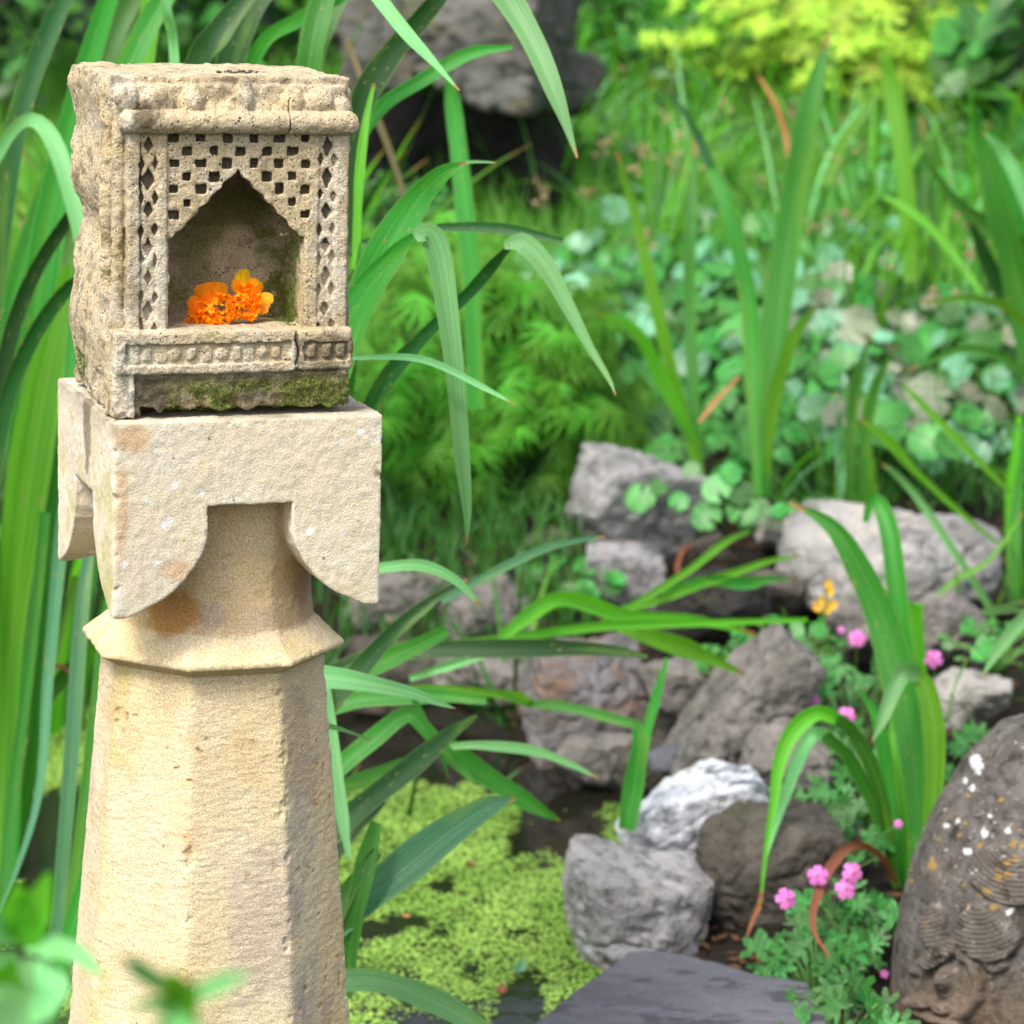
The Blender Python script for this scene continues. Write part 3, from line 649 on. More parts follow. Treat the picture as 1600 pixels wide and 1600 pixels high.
# ------------------------------------------------------------ marigolds in the niche
def petal(L, W, curl, cup, n=7, frill=.0):
    ts = np.linspace(0, 1, n); P = np.stack([np.zeros(n), np.sin(np.minimum(ts * curl, 9)) / max(curl, .01) if curl > .05 else ts, (1 - np.cos(ts * curl)) / max(curl, .01) if curl > .05 else ts * 0], 1) * L
    Wd = W / 2 * np.array([.25, .55, .85, 1., 1., .85, .45])[:n]
    V, F, uv = ribbon(P, Wd, np.tile([1., 0, 0], (n, 1)), cup, 5)
    V = V + np.array([0, 0, 1.]) * (frill * L * np.sin(np.arange(len(V)) * 2.1))[:, None] * (uv[:, 1:2]**2)
    return V, F, uv
def marigold(px, py, face, outer, rad, nflo, label, seed):
    r = random.Random(seed)
    P = Vector(pt(px, py, 1.)); d = (P - Vector(CAM)); inv = PM.inverted(); c = inv @ Vector(CAM); q = (inv.to_3x3() @ d)
    tt = (-.088 - c.y) / q.y; loc = PM @ (c + q * tt)
    root = thing('marigold_flower', label, 'flower', loc)
    n = (Vector(CAM) - loc).normalized() + Vector(face); B = rotz_to(n)
    flo = []
    for k in range(nflo):
        rr = rad * math.sqrt(r.random()); a = r.random() * 6.28
        V, F, uv = petal(r.uniform(.009, .014), r.uniform(.006, .009), r.uniform(.8, 2.2), .25, 7, .12)
        Mx = Matrix.Translation((math.cos(a) * rr, math.sin(a) * rr, -rr * .25)) @ Matrix.Rotation(a - 1.57, 4, 'Z') @ Matrix.Rotation(r.uniform(.15, 1.2) * (1.35 - rr / rad), 4, 'X')
        V = np.array([tuple(B @ Mx @ Vector(v)) for v in V]); flo.append((V, F, uv))
    for k in range(nflo // 3):
        a = r.random() * 6.28; rr = rad * .5 * math.sqrt(r.random()); V, F, uv = petal(r.uniform(.008, .012), r.uniform(.005, .008), r.uniform(1.2, 2.4), .25, 7, .12)
        Mx = Matrix.Translation((math.cos(a) * rr, math.sin(a) * rr, -.003)) @ Matrix.Rotation(r.random() * 6.28, 4, 'Z') @ Matrix.Rotation(r.uniform(.2, .9), 4, 'X')
        V = np.array([tuple(B @ Mx @ Vector(v)) for v in V]); flo.append((V, F, uv))
    V, F, uv = merge(flo); stuff(link('florets', npmesh('florets', V, F, M['marigold'], True, uv), root))
    for (ang, L, W, curl, lift, mt) in outer:
        V, F, uv = petal(L, W, curl, .12, 7, .05)
        Mx = B @ Matrix.Rotation(R(ang), 4, 'Z') @ Matrix.Translation((0, rad * .55, -.002)) @ Matrix.Rotation(R(lift), 4, 'X')
        V = np.array([tuple(Mx @ Vector(v)) for v in V]); link('petal', npmesh('petal', V, F, M[mt], True, uv), root)
O, Yl = 'marigold', 'marigold_y'
marigold(333, 490, (0, 0, -.15), [(18, .030, .024, .5, 15, O), (-12, .029, .022, .4, 12, O), (58, .024, .015, .6, 10, O), (75, .020, .018, .8, 5, O), (110, .025, .014, .3, -5, O), (150, .014, .016, .9, 5, O), (185, .012, .018, .9, 0, O), (210, .013, .016, .9, 0, O)],
         .020, 100, 'left frilly orange marigold head lying on the niche floor', 1)
marigold(382, 470, (.3, 0, .1), [(4, .031, .018, .3, 22, Yl), (32, .028, .011, .5, 30, O), (-38, .022, .020, .7, 10, O), (-88, .026, .016, .3, 0, Yl), (-110, .022, .018, .5, -8, O), (-140, .015, .018, .8, 0, Yl)],
         .014, 60, 'right marigold head with long amber petals, leaning in the niche', 2)

# ------------------------------------------------------------ ground, water
POND = [(-3.2, 3.75), (-.9, 3.72), (.05, 3.95), (.17, 4.3), (.17, 4.75), (.24, 5.1), (.26, 5.35), (.1, 5.55), (-.1, 5.8), (-.5, 6.0), (-1.4, 6.1), (-3.2, 6.3)]
def poly_sd(x, y, poly):
    x = np.asarray(x, float); y = np.asarray(y, float); d = np.full(x.shape, 1e9); ins = np.zeros(x.shape, bool); n = len(poly)
    for i in range(n):
        (ax, ay), (bx, by) = poly[i], poly[(i + 1) % n]
        ex, ey = bx - ax, by - ay; wx, wy = x - ax, y - ay; tt = np.clip((wx * ex + wy * ey) / (ex * ex + ey * ey), 0, 1)
        d = np.minimum(d, np.hypot(wx - ex * tt, wy - ey * tt))
        c = ((ay > y) != (by > y)) & (x < (bx - ax) * (y - ay) / (by - ay + 1e-12) + ax); ins ^= c
    return np.where(ins, -d, d)
def ground(x, y):
    x = np.asarray(x, float); y = np.asarray(y, float); s = poly_sd(x, y, POND)
    far = np.interp(y, [5.6, 6.2, 6.7, 7.5, 9, 11, 14, 25, 60, 400], [.03, .20, .34, .50, .78, 1.12, 1.7, 3.2, 4., 4.])
    near = np.interp(y, [3.0, 5.6], [.02, .03]); g = np.where(y > 5.6, far, near)
    P = np.stack([x.ravel(), y.ravel(), np.zeros(x.size)], 1); n = fbm(P, .35, 4).reshape(x.shape) * .035
    return np.where(s > 0, .02 + (g) * sstep(0, .25, s) + n * sstep(0, .2, s), -.28 * sstep(0, .16, -s) + .02)
def gz(x, y): return float(ground(np.array([x]), np.array([y]))[0])
xs = np.concatenate([[-400, -150, -60, -25, -12, -7, -5], np.arange(-3.6, 3.61, .045), [5, 7, 12, 25, 60, 150, 400]]); ys = np.concatenate([[-200, -60, -20, -8, -2, 1, 2.2], np.arange(3, 9, .045), np.arange(9.1, 16, .35), [18, 22, 28, 40, 70, 150, 400]])
GX, GY = np.meshgrid(xs, ys); GZ = ground(GX, GY); nx = len(xs)
i = np.arange(len(ys) - 1)[:, None] * nx; j = np.arange(nx - 1)[None]
F = np.stack([i + j, i + j + 1, i + nx + j + 1, i + nx + j], -1).reshape(-1, 4)
structure(link('ground', npmesh('ground', np.stack([GX, GY, GZ], -1).reshape(-1, 3), F, M['soil'], True)))
W_ = np.array([(x, y, 0.) for x, y in [(-3.3, 3.6), (.45, 3.6), (.45, 6.4), (-3.3, 6.4)]])
structure(link('water', npmesh('water', W_, [[0, 1, 2, 3]], M['water'], False)))

# duckweed
def duckweed():
    n = 330000; x = rng.uniform(-2.0, .45, n); y = rng.uniform(3.75, 6.05, n); P = np.stack([x, y, x * 0], 1)
    s = poly_sd(x, y, POND)
    den = .26 + fbm(P * (1, .45, 1), .26, 4, 3) * 1.8 + fbm(P * (1, .6, 1), .05, 3, 1) * .55
    den += .55 * np.exp(-(((x + .02) / .32)**2 + ((y - 4.75) / .62)**2)) - .95 * sstep(5.15, 5.6, y) * (x > -.6) - .5 * np.exp(-(((x - .25) / .16)**2 + ((y - 5.1) / .2)**2)) - .5 * np.exp(-(((x + .18) / .07)**2 + ((y - 4.62) / .06)**2))
    den += .5 * np.exp(-(((x + 1.0) / .35)**2 + ((y - 5.1) / .5)**2))
    k = (s < -.005) & (den > .32 + rng.uniform(-.13, .13, n)); P = P[k]; n = len(P)
    Vs = []; r = rng.uniform(.0017, .0033, n); a0 = rng.random(n) * 6.28
    for q in range(6):
        a = a0 + q * np.pi / 3; Vs.append(np.stack([P[:, 0] + np.cos(a) * r, P[:, 1] + np.sin(a) * r * (.75 + .25 * (q % 3 == 0)), .0022 + .0016 * rng.random(n)], 1))
    V = np.stack(Vs, 1).reshape(-1, 3); F = np.arange(6 * n).reshape(-1, 6)
    uv = np.repeat(P[:, :2] * (1.6, 5) + rng.random((n, 2)) * (.12, .5), 6, 0)
    stuff(tag(link('duckweed', npmesh('duckweed', V, F, M['duck'], False, uv)), 'bright green duckweed floating on the dark pond', 'duckweed'))
duckweed()
FL = fan_mesh('fallen_leaf', 'brown', [(R(-175), .1), (R(-60), .45), (R(-20), .8), (0, 1), (R(20), .75), (R(60), .5), (R(175), .1)], .3, .05, 2)
FL2 = FL.copy(); FL2.materials[0] = M['yellow']; FL3 = FL.copy(); FL3.materials[0] = M['heu_pale']
for px, py, s_, me, lb in ((740, 1348, .026, FL, 'dark brown fallen leaf floating in the middle of the duckweed'), (900, 1362, .022, FL2, 'yellow fallen leaf on the duckweed beside the light grey rock'), (785, 1552, .022, FL, 'rust coloured fallen leaf on the pond near the slate slab'), (808, 1520, .03, FL3, 'pale green leaf floating on the pond near the slab'), (640, 1432, .014, FL, 'small brown leaf floating close to the pillar shaft'), (30, 1268, .024, FL, 'orange brown leaf floating on the pond left of the pillar'), (70, 1205, .018, FL2, 'small yellow leaf floating among the stems left of the pillar')):
    o = link('fallen_leaf', me); o.matrix_world = place(onz(px, py, .008), (rnd.uniform(-.2, .2), -.15, 1), rnd.uniform(0, 6), s_); tag(o, lb, 'leaf')

# ------------------------------------------------------------ rocks
def ico(sub):
    bm = bmesh.new(); bmesh.ops.create_icosphere(bm, subdivisions=sub, radius=1.)
    V = np.array([v.co[:] for v in bm.verts]); F = np.array([[v.index for v in f.verts] for f in bm.faces]); bm.free(); return V, F
ICO = {k: ico(k) for k in (4, 6)}
def rock(px, py, d, w, h, dep, mat, label, seed, roll=0., sub=6, sharp=44, rough=1., name='rock', yaw=0., cuts=15):
    r = np.random.default_rng(seed); D, F = ICO[sub]
    N = np.vstack([np.eye(3), -np.eye(3), (lambda q: q / np.linalg.norm(q, axis=1)[:, None])(r.normal(size=(cuts, 3)))])
    H = np.concatenate([np.full(6, .97) + r.uniform(-.06, .05, 6), r.uniform(.74, 1.05, cuts)]); yaw = yaw + r.uniform(-25, 25); roll = roll + r.uniform(-5, 5)
    q = np.maximum(D @ N.T / H, 0); rad = 1 / (q**sharp).sum(1)**(1 / sharp)
    S = np.array([w * mpp(d) / 2, dep / 2, h * mpp(d) / 2]) * 1.05
    V = D * rad[:, None] * S; sz = S.mean()
    nn = D * (rough * (.09 * sz * fbm(V, sz * .55, 3, seed) - .07 * sz * (1 - np.abs(fbm(V * (1, 1, 1.6), sz * .5, 3, seed + 5)) * 6).clip(0, 1)**2 + .045 * sz * fbm(V, sz * .16, 4, seed + 1) - .05 * sz * sstep(.25, .5, fbm(V, sz * .28, 2, seed + 2))))[:, None]
    V = V + nn
    E_ = (Matrix.Rotation(R(roll), 3, 'Y') @ Matrix.Rotation(R(yaw), 3, 'Z')); V = V @ np.array(E_).T
    o = link(name, npmesh(name, V, F, M[mat], True)); o.location = pt(px, py, d); return tag(o, label, 'rock')
rock(985, 1440, 4.72, 218, 185, .24, 'rock_grey', 'rounded light grey rock at the pond edge below the white rock', 3, 8, sharp=14, cuts=5)
rock(1182, 1388, 4.8, 215, 262, .24, 'rock_dark', 'big dark brown boulder beside the rounded grey rock', 5, 5)
rock(1086, 1284, 4.93, 235, 135, .22, 'rock_white', 'white rock with blue-black markings wedged on the dark boulder', 8, -24, cuts=6)
rock(1050, 1188, 5.35, 75, 48, .08, 'rock_slate', 'small smooth blue-grey pebble above the white rock', 9, sharp=8)
rock(1165, 1120, 5.35, 120, 270, .2, 'rock_pink', 'tall wedge of greyish pink rock leaning to the right', 12, 38, cuts=5)
rock(1225, 1190, 5.2, 165, 130, .2, 'rock_pink', 'pinkish brown rock half hidden by the arching leaves', 14, -12)
rock(1080, 1068, 5.75, 145, 80, .16, 'rock_pink', 'small pale topped rock left of the leaning wedge', 16, 6)
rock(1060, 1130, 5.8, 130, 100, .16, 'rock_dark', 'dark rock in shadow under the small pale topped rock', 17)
rock(918, 1095, 5.85, 185, 170, .22, 'rock_rust', 'squarish grey rock with rusty streaks at the far pond edge', 19, 3, cuts=4)
rock(935, 1185, 5.62, 150, 75, .15, 'rock_pink', 'low pinkish stone at the water below the rusty rock', 20)
rock(1010, 1195, 5.5, 90, 80, .12, 'rock_dark', 'dark wet stone right of the low pinkish one', 21)
rock(765, 965, 6.25, 150, 120, .2, 'rock_pink', 'grey-pink boulder behind the fallen green stalks', 22, -5)
rock(635, 955, 6.35, 165, 150, .2, 'rock_pink', 'brown-grey boulder next to the corner of the capital', 23)
rock(755, 1048, 6.1, 170, 75, .18, 'rock_pink', 'flat stone lying under the grey-pink boulder', 25)
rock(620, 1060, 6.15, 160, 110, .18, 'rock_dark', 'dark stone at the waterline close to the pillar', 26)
rock(985, 790, 6.5, 185, 150, .24, 'rock_grey', 'angular grey rock with a peaked top under the lacy shrub', 27, 14, cuts=7)
rock(975, 905, 6.35, 115, 95, .16, 'rock_grey', 'squarish grey stone below the peaked rock', 29, cuts=4)
rock(1090, 860, 6.6, 120, 95, .2, 'rock_dark', 'dark stone beneath the round leaves right of the peaked rock', 30)
rock(870, 880, 6.6, 130, 110, .2, 'rock_brown', 'shadowed brown stone under the lacy shrub', 31)
rock(720, 870, 6.7, 200, 90, .2, 'rock_brown', 'long dark stone in the shade right of the capital', 33)
rock(1235, 832, 6.5, 130, 55, .16, 'rock_pale', 'flat white rock at the foot of the tall strap leaves', 34, 4)
rock(1405, 880, 6.1, 330, 165, .34, 'rock_two', 'large pale boulder with a dark patch behind the upright leaf fan', 37, -4, cuts=14, sharp=18)
rock(1480, 988, 5.8, 135, 125, .2, 'rock_pink', 'beige rock below the large pale boulder', 38)
rock(1505, 1092, 5.5, 135, 80, .2, 'rock_pale', 'flat whitish rock behind the carved dark stone', 39)
rock(1350, 985, 5.9, 120, 90, .2, 'rock_pink', 'brownish stone behind the small yellow flower', 40)
rock(1290, 1330, 5.0, 90, 90, .14, 'rock_dark', 'dark stone in the gap behind the geranium leaves', 41)
rock(712, 66, 8.2, 370, 185, .5, 'rock_moss', 'big grey boulder bridging the dark hollow at the top', 43, 2, cuts=5, name='boulder')
rock(590, 60, 8.1, 110, 150, .3, 'rock_moss', 'ochre stained rock at the left end of the big boulder', 44)
rock(885, 130, 8.5, 110, 100, .4, 'rock_moss', 'brown rock at the right end of the big boulder', 46)
rock(1120, 935, 6.05, 190, 95, .2, 'rock_shade_black', 'black stone in the gap under the fallen stalks', 61)
rock(1215, 925, 6.1, 90, 70, .15, 'rock_dark', 'small dark stone left of the yellow flower', 62)
rock(690, 235, 8.6, 360, 200, .2, 'rock_shade_black', 'shade-coloured rock face at the back of the hollow', 47)
rock(570, 235, 8.3, 60, 170, .3, 'rock_shade_black', 'shade-coloured upright rock left of the hollow', 48)
rock(850, 240, 8.4, 90, 160, .3, 'rock_shade_black', 'shade-coloured upright rock right of the hollow', 49)

def slab():
    out = [onz(px, py, .125)[:2] for px, py in ((825, 1603), (900, 1545), (985, 1484), (1040, 1490), (1120, 1502), (1190, 1520), (1262, 1530), (1300, 1600), (1290, 1700), (1000, 1760), (800, 1700))]
    c = np.mean(out, 0); poly = [tuple(np.array(p) - c) for p in out]
    f = Field((-.55, -.5, -.16), (.55, .6, .03), .006)
    sd2 = poly_sd(*np.meshgrid(f.X[:, 0, 0], f.Y[0, :, 0], indexing='ij'), poly).astype(np.float32)[:, :, None]
    d = np.maximum(sd2, np.maximum(f.Z + .0, -.14 - f.Z)).astype(np.float32)
    f.perturb(d, lambda P: .006 * fbm(P, .12, 4) + .003 * fbm(P * (1, 1, 3), .03, 3), .03)
    V, F = f.nets(d); o = link('stone_slab', npmesh('stone_slab', V, F, M['rock_slate'], True)); o.location = (c[0], c[1], .125)
    tag(o, 'flat dark grey slab of stone at the bottom edge of the pond', 'slab')
slab()

# ------------------------------------------------------------ carved lion stone
def lion_stone():
    D0 = 4.42; base = pt(1652, 1600, D0); zt = pt(1652, 1088, D0)[2]; cx, cy = base[0], base[1]
    root = thing('carved_stone', 'dark lichen-spotted egg-shaped stone carved with a lion head', 'sculpture', (cx, cy, 0))
    prof_z = [.0, .008, .022, .078, .158, .237, .325, .40, zt]; prof_r = [.0, .062, .108, .158, .200, .230, .249, .257, .262]
    # two point rows: dense on the camera side
    nt, nz = 520, 460
    th = np.linspace(R(-180), R(180), nt, endpoint=False)
    q = np.linspace(0, 1, nz)
    sz = np.interp(q, [0, .12, .3, 1], [0, .008, .06, zt + .03]); rr = np.interp(sz, prof_z, prof_r)
    kern = np.exp(-np.linspace(-2, 2, 31)**2); kern /= kern.sum(); rr = np.convolve(np.pad(rr, 15, mode='reflect', reflect_type='odd'), kern, 'valid'); rr[0] = 0.0005
    TH, Z0 = np.meshgrid(th, zt - sz); RR = np.repeat(rr[:, None], nt, 1)
    P = np.stack([RR * np.sin(TH), -RR * np.cos(TH), Z0], -1).reshape(-1, 3)
    N = P * np.array([1, 1, 0]); N /= np.linalg.norm(N, axis=1)[:, None] + 1e-9; N[:, 2] = np.clip((P[:, 2] - (zt - .12)) / .12, 0, 1) * 1.4; N /= np.linalg.norm(N, axis=1)[:, None]
    Wd = P + np.array([cx, cy, 0]) - CAM; dep = Wd @ FW; sx = 800 + (Wd @ RT) / dep / FOV * 1600; sy = 800 - (Wd @ UP) / dep / FOV * 1600
    fr = (P[:, 1] < 0).astype(float)
    e = np.zeros(len(P)); lab = np.zeros(len(P), int)
    def ell(x, y, a, b, rot=0.):
        c, s = math.cos(R(rot)), math.sin(R(rot)); u = (sx - x) * c + (sy - y) * s; v = -(sx - x) * s + (sy - y) * c; return np.sqrt((u / a)**2 + (v / b)**2), u, v
    def bump(x, y, a, b, h, rot=0., soft=.35):
        nonlocal e; q_, _, _ = ell(x, y, a, b, rot); e = np.maximum(e, h * sstep(1., 1 - soft * 2.2, q_) * fr + 0)
    def shell(x, y, a, b, h, rot, rings, ox, oy, L):
        nonlocal e; q_, u, v = ell(x, y, a, b, rot); m = sstep(1.02, .9, q_) * fr; q2 = np.hypot(sx - ox, sy - oy); g = .0012 * np.cos(q2 * 2 * np.pi / rings)
        e = np.where(m > 0, np.maximum(e, m * (h + g)), e); lab[(q_ < 1) & (fr > 0)] = L
    def seg(x0, y0, x1, y1, w, h):
        nonlocal e; dx, dy = x1 - x0, y1 - y0; tt = np.clip(((sx - x0) * dx + (sy - y0) * dy) / (dx * dx + dy * dy), 0, 1); q_ = np.hypot(sx - x0 - dx * tt, sy - y0 - dy * tt) / w; e = np.maximum(e, h * np.sqrt(np.clip(1 - q_**2, 0, 1)) * fr)
    def path(L, w, h):
        for (a_, b_), (c_, d_) in zip(L[:-1], L[1:]): seg(a_, b_, c_, d_, w, h)
    bump(1490, 1545, 66, 84, .010, 20, .3)
    shell(1574, 1366, 64, 44, .013, 25, 7.5, 1596, 1305, 2)
    shell(1550, 1452, 52, 48, .020, 10, 7.5, 1538, 1392, 2)
    shell(1478, 1488, 38, 15, .024, -38, 6.5, 1505, 1442, 2)
    shell(1462, 1448, 20, 36, .010, 0, 7, 1448, 1385, 2)
    path([(1500, 1482), (1524, 1500), (1534, 1528), (1530, 1556), (1512, 1580), (1490, 1592)], 11, .019)
    path([(1545, 1500), (1556, 1512), (1570, 1506)], 9, .014)
    bump(1484, 1526, 19, 33, .027, 8, .3); bump(1484, 1526, 10, 17, .034, 8, .3)
    path([(1432, 1562), (1445, 1576), (1470, 1590), (1500, 1598)], 10, .026); bump(1452, 1564, 24, 17, .031, 20, .3); bump(1482, 1572, 26, 14, .024, 20, .3)
    lab[(ell(1490, 1548, 62, 66, 10)[0] < 1) & (fr > 0) & (lab == 0)] = 1
    for x, y, a, b, h in ((1526, 1194, 13, 17, .007), (1546, 1211, 13, 11, .008), (1582, 1216, 18, 16, .009), (1500, 1190, 9, 10, .006), (1430, 1518, 11, 11, .008), (1593, 1150, 12, 12, .006), (1424, 1555, 10, 14, .006), (1560, 1550, 14, 30, .005)): bump(x, y, a, b, h, 0, .4)
    hole = ell(1453, 1572, 4.5, 3.5)[0]; e -= .006 * sstep(1.4, .4, hole) * fr; e -= .008 * sstep(1.2, .5, ell(1478, 1597, 40, 4, 8)[0]) * fr; e -= .004 * sstep(1.3, .7, np.abs(ell(1484, 1526, 21, 35, 8)[0] - 1) * 6 + .4) * fr
    e += .0035 * fbm(P, .05, 3) + .0016 * fbm(P, .012, 4, 3) - .003 * sstep(.35, .6, fbm(P, .014, 2, 6))
    V = P + N * e[:, None]
    i = np.arange(nz - 1)[:, None] * nt; j = np.arange(nt)[None]; j1 = (j + 1) % nt
    F = np.stack([i + j, i + nt + j, i + nt + j1, i + j1], -1).reshape(-1, 4)
    sp = np.zeros(len(P)); orr = np.zeros(len(P)); r = random.Random(4)
    for x, y, a, b in ((1526, 1194, 9, 14), (1496, 1282, 4, 5), (1539, 1302, 5, 7), (1576, 1297, 5, 5), (1478, 1290, 5, 4), (1519, 1232, 4, 5), (1507, 1219, 4, 5), (1560, 1116, 20, 5), (1598, 1105, 18, 6), (1513, 1330, 7, 5), (1547, 1275, 5, 4), (1583, 1420, 4, 4)):
        sp = np.maximum(sp, sstep(1.15, .85, ell(x, y, a, b)[0] + .8 * fbm(P, .005, 3)))
    for k in range(30):
        x, y, a = r.uniform(1470, 1600), r.gauss(1310, 80), r.uniform(.6, 2); sp = np.maximum(sp, .8 * sstep(1.2, .8, ell(x, y, a, a)[0]))
        x, y, a = r.uniform(1410, 1600), r.gauss(1340, 60), r.uniform(2, 6); orr = np.maximum(orr, .7 * sstep(1.2, .6, ell(x, y, a * 1.3, a)[0] + .5 * fbm(P, .006, 2)))
    warm = sstep(1480, 1600, sy) * .5 + (lab > 0) * .15
    ff = lab[F[:, 0]]
    split(V, F[:, ::-1], ff, ['body', 'carved_head', 'mane_curls'], M['lion'], root, {'pale': sp, 'orange': orr, 'warm': warm})
lion_stone()

# ------------------------------------------------------------ strap-leaved plants, traced leaf by leaf
def plant(name, label, cat, px, py, d, group=None):
    p = pt(px, py, d); return thing(name, label, cat, p, group)
def gplant(name, label, cat, x, y, group=None): return thing(name, label, cat, (x, y, gz(x, y)), group)

# left of the pillar
p = thing('iris_plant', 'tall iris clump with broad arching leaves left of the shrine', 'plant', (-1.05, 4.9, -.02))
for mt, d0, d1, q in [
    ('mid', 4.9, 4.7, [(15, 1330, 46), (25, 1000, 62), (45, 650, 70), (80, 350, 66), (130, 120, 52), (185, -60, 34)]),
    ('dark', 4.7, 4.6, [(-40, 800, 40), (-15, 500, 48), (10, 300, 50), (45, 140, 46), (110, -40, 34)]),
    ('light', 4.6, 4.3, [(-60, 700, 20), (-25, 320, 22), (5, 222, 24), (45, 190, 28), (85, 225, 34), (118, 330, 36), (135, 450, 26)]),
    ('dark', 4.7, 4.4, [(-20, 900, 30), (0, 620, 32), (40, 450, 34), (105, 345, 26), (150, 320, 8)]),
    ('dark', 4.6, 4.3, [(-30, 1000, 34), (0, 680, 36), (42, 540, 34), (105, 455, 26), (160, 420, 6)]),
    ('fresh', 4.8, 4.7, [(0, 1250, 60), (15, 1000, 80), (45, 760, 84), (85, 540, 76), (120, 420, 60)]),
    ('mid', 4.9, 4.8, [(60, 1150, 44), (80, 850, 56), (110, 600, 58), (150, 420, 50)]),
    ('fresh', 4.9, 4.9, [(-10, 1150, 40), (35, 850, 56), (100, 640, 50)]),
    ('dark', 5.0, 5.0, [(80, 1000, 40), (120, 760, 44), (170, 560, 40)]),
    ('mid', 4.9, 4.8, [(-20, 700, 50), (30, 480, 66), (80, 300, 60), (110, 200, 50)]),
    ('mid', 5.1, 5.0, [(70, 600, 50), (120, 320, 60), (170, 90, 54), (230, -60, 30)]),
    ('blue', 4.6, 4.6, [(60, 1250, 22), (75, 1050, 30), (95, 850, 32), (125, 650, 28)]),
    ('fresh', 4.9, 5., [(30, 1300, 16), (65, 1120, 20), (120, 900, 16)]),
    ('mid', 4.7, 4.7, [(5, 1400, 28), (20, 1250, 34), (50, 1000, 30), (70, 800, 20)])]: strap(p, mt, d0, d1, [(q[0][0] * .25 - 18, 1440, q[0][2] * .3)] + [(x, y, w * (.62 if y > 950 else .85)) for x, y, w in q], 28)
p = thing('iris_plant', 'bluish upright iris stems rising from the pond beside the shaft', 'plant', (-.80, 4.3, -.02))
for mt, d0, d1, q in [('blue', 4.35, 4.4, [(60, 1600, 26), (88, 1450, 26), (112, 1200, 26), (128, 960, 24), (140, 840, 20)]), ('mid', 4.4, 4.5, [(75, 1620, 24), (110, 1450, 30), (140, 1230, 30), (165, 1000, 26), (178, 900, 16)]),
                      ('mid', 4.3, 4.3, [(20, 1620, 30), (70, 1560, 34), (120, 1430, 32), (170, 1250, 26)]), ('fresh', 4.5, 4.6, [(130, 1620, 16), (150, 1400, 18), (160, 1150, 18)]),
                      ('mid', 5., 4.9, [(0, 1200, 16), (60, 1110, 26), (115, 1040, 26)])]: strap(p, mt, d0, d1, q)
strap(p, 'brown', 4.9, 4.9, [(55, 1120, 5), (70, 1055, 8), (100, 1042, 8), (118, 1075, 6)], label='curled dead brown leaf')
# above and behind the shrine
p = thing('iris_plant', 'iris leaves rising behind the top of the shrine', 'plant', (-.55, 4.6, -.02))
for mt, d0, d1, q in [
    ('mid', 4.5, 4.5, [(110, 700, 40), (150, 300, 50), (200, 110, 44), (275, -40, 30)]), ('dark', 4.4, 4.4, [(240, 500, 40), (300, 130, 44), (345, 50, 42), (400, -30, 34)]),
    ('light', 4.3, 4.2, [(280, 400, 16), (272, 90, 18), (262, 20, 17), (250, -60, 14)]), ('mid', 4.5, 4.3, [(330, 300, 30), (400, 85, 26), (470, 30, 24), (560, -15, 14)]),
    ('mid', 4.4, 4.4, [(420, 400, 44), (490, 90, 40), (540, -30, 34)]), ('mid', 4.3, 4.3, [(470, 500, 44), (475, 200, 46), (490, 60, 44), (520, -60, 34)]),
    ('fresh', 4.6, 4.6, [(190, 300, 40), (230, 60, 40), (250, -60, 30)]), ('dark', 4.7, 4.7, [(330, 300, 50), (370, 60, 50), (450, -60, 40)]),
    ('dark', 4.2, 4.1, [(540, 400, 40), (560, 190, 46), (600, 100, 42), (660, 30, 34), (710, -30, 20)]),
    ('light', 3.8, 3.6, [(520, -120, 26), (580, -20, 28), (630, 45, 24), (675, 95, 14), (718, 141, 3)]),
    ('light', 3.9, 3.8, [(700, -120, 40), (780, -20, 48), (835, 70, 42), (872, 160, 26), (902, 246, 4)]),
    ('mid', 4.2, 4.2, [(520, 280, 22), (590, 175, 26), (660, 125, 26), (730, 85, 22), (800, 74, 8)]),
    ('fresh', 4.0, 4.0, [(556, 420, 14), (562, 280, 18), (572, 190, 14), (584, 130, 4)]),
    ('mid', 3.9, 3.9, [(540, 620, 30), (558, 480, 26), (566, 380, 10)])]: strap(p, mt, d0, d1, q)
strap(p, 'straw', 5., 5.2, [(540, 60, 10), (575, 150, 12), (610, 240, 12), (635, 315, 8)], label='dead straw coloured stalk')
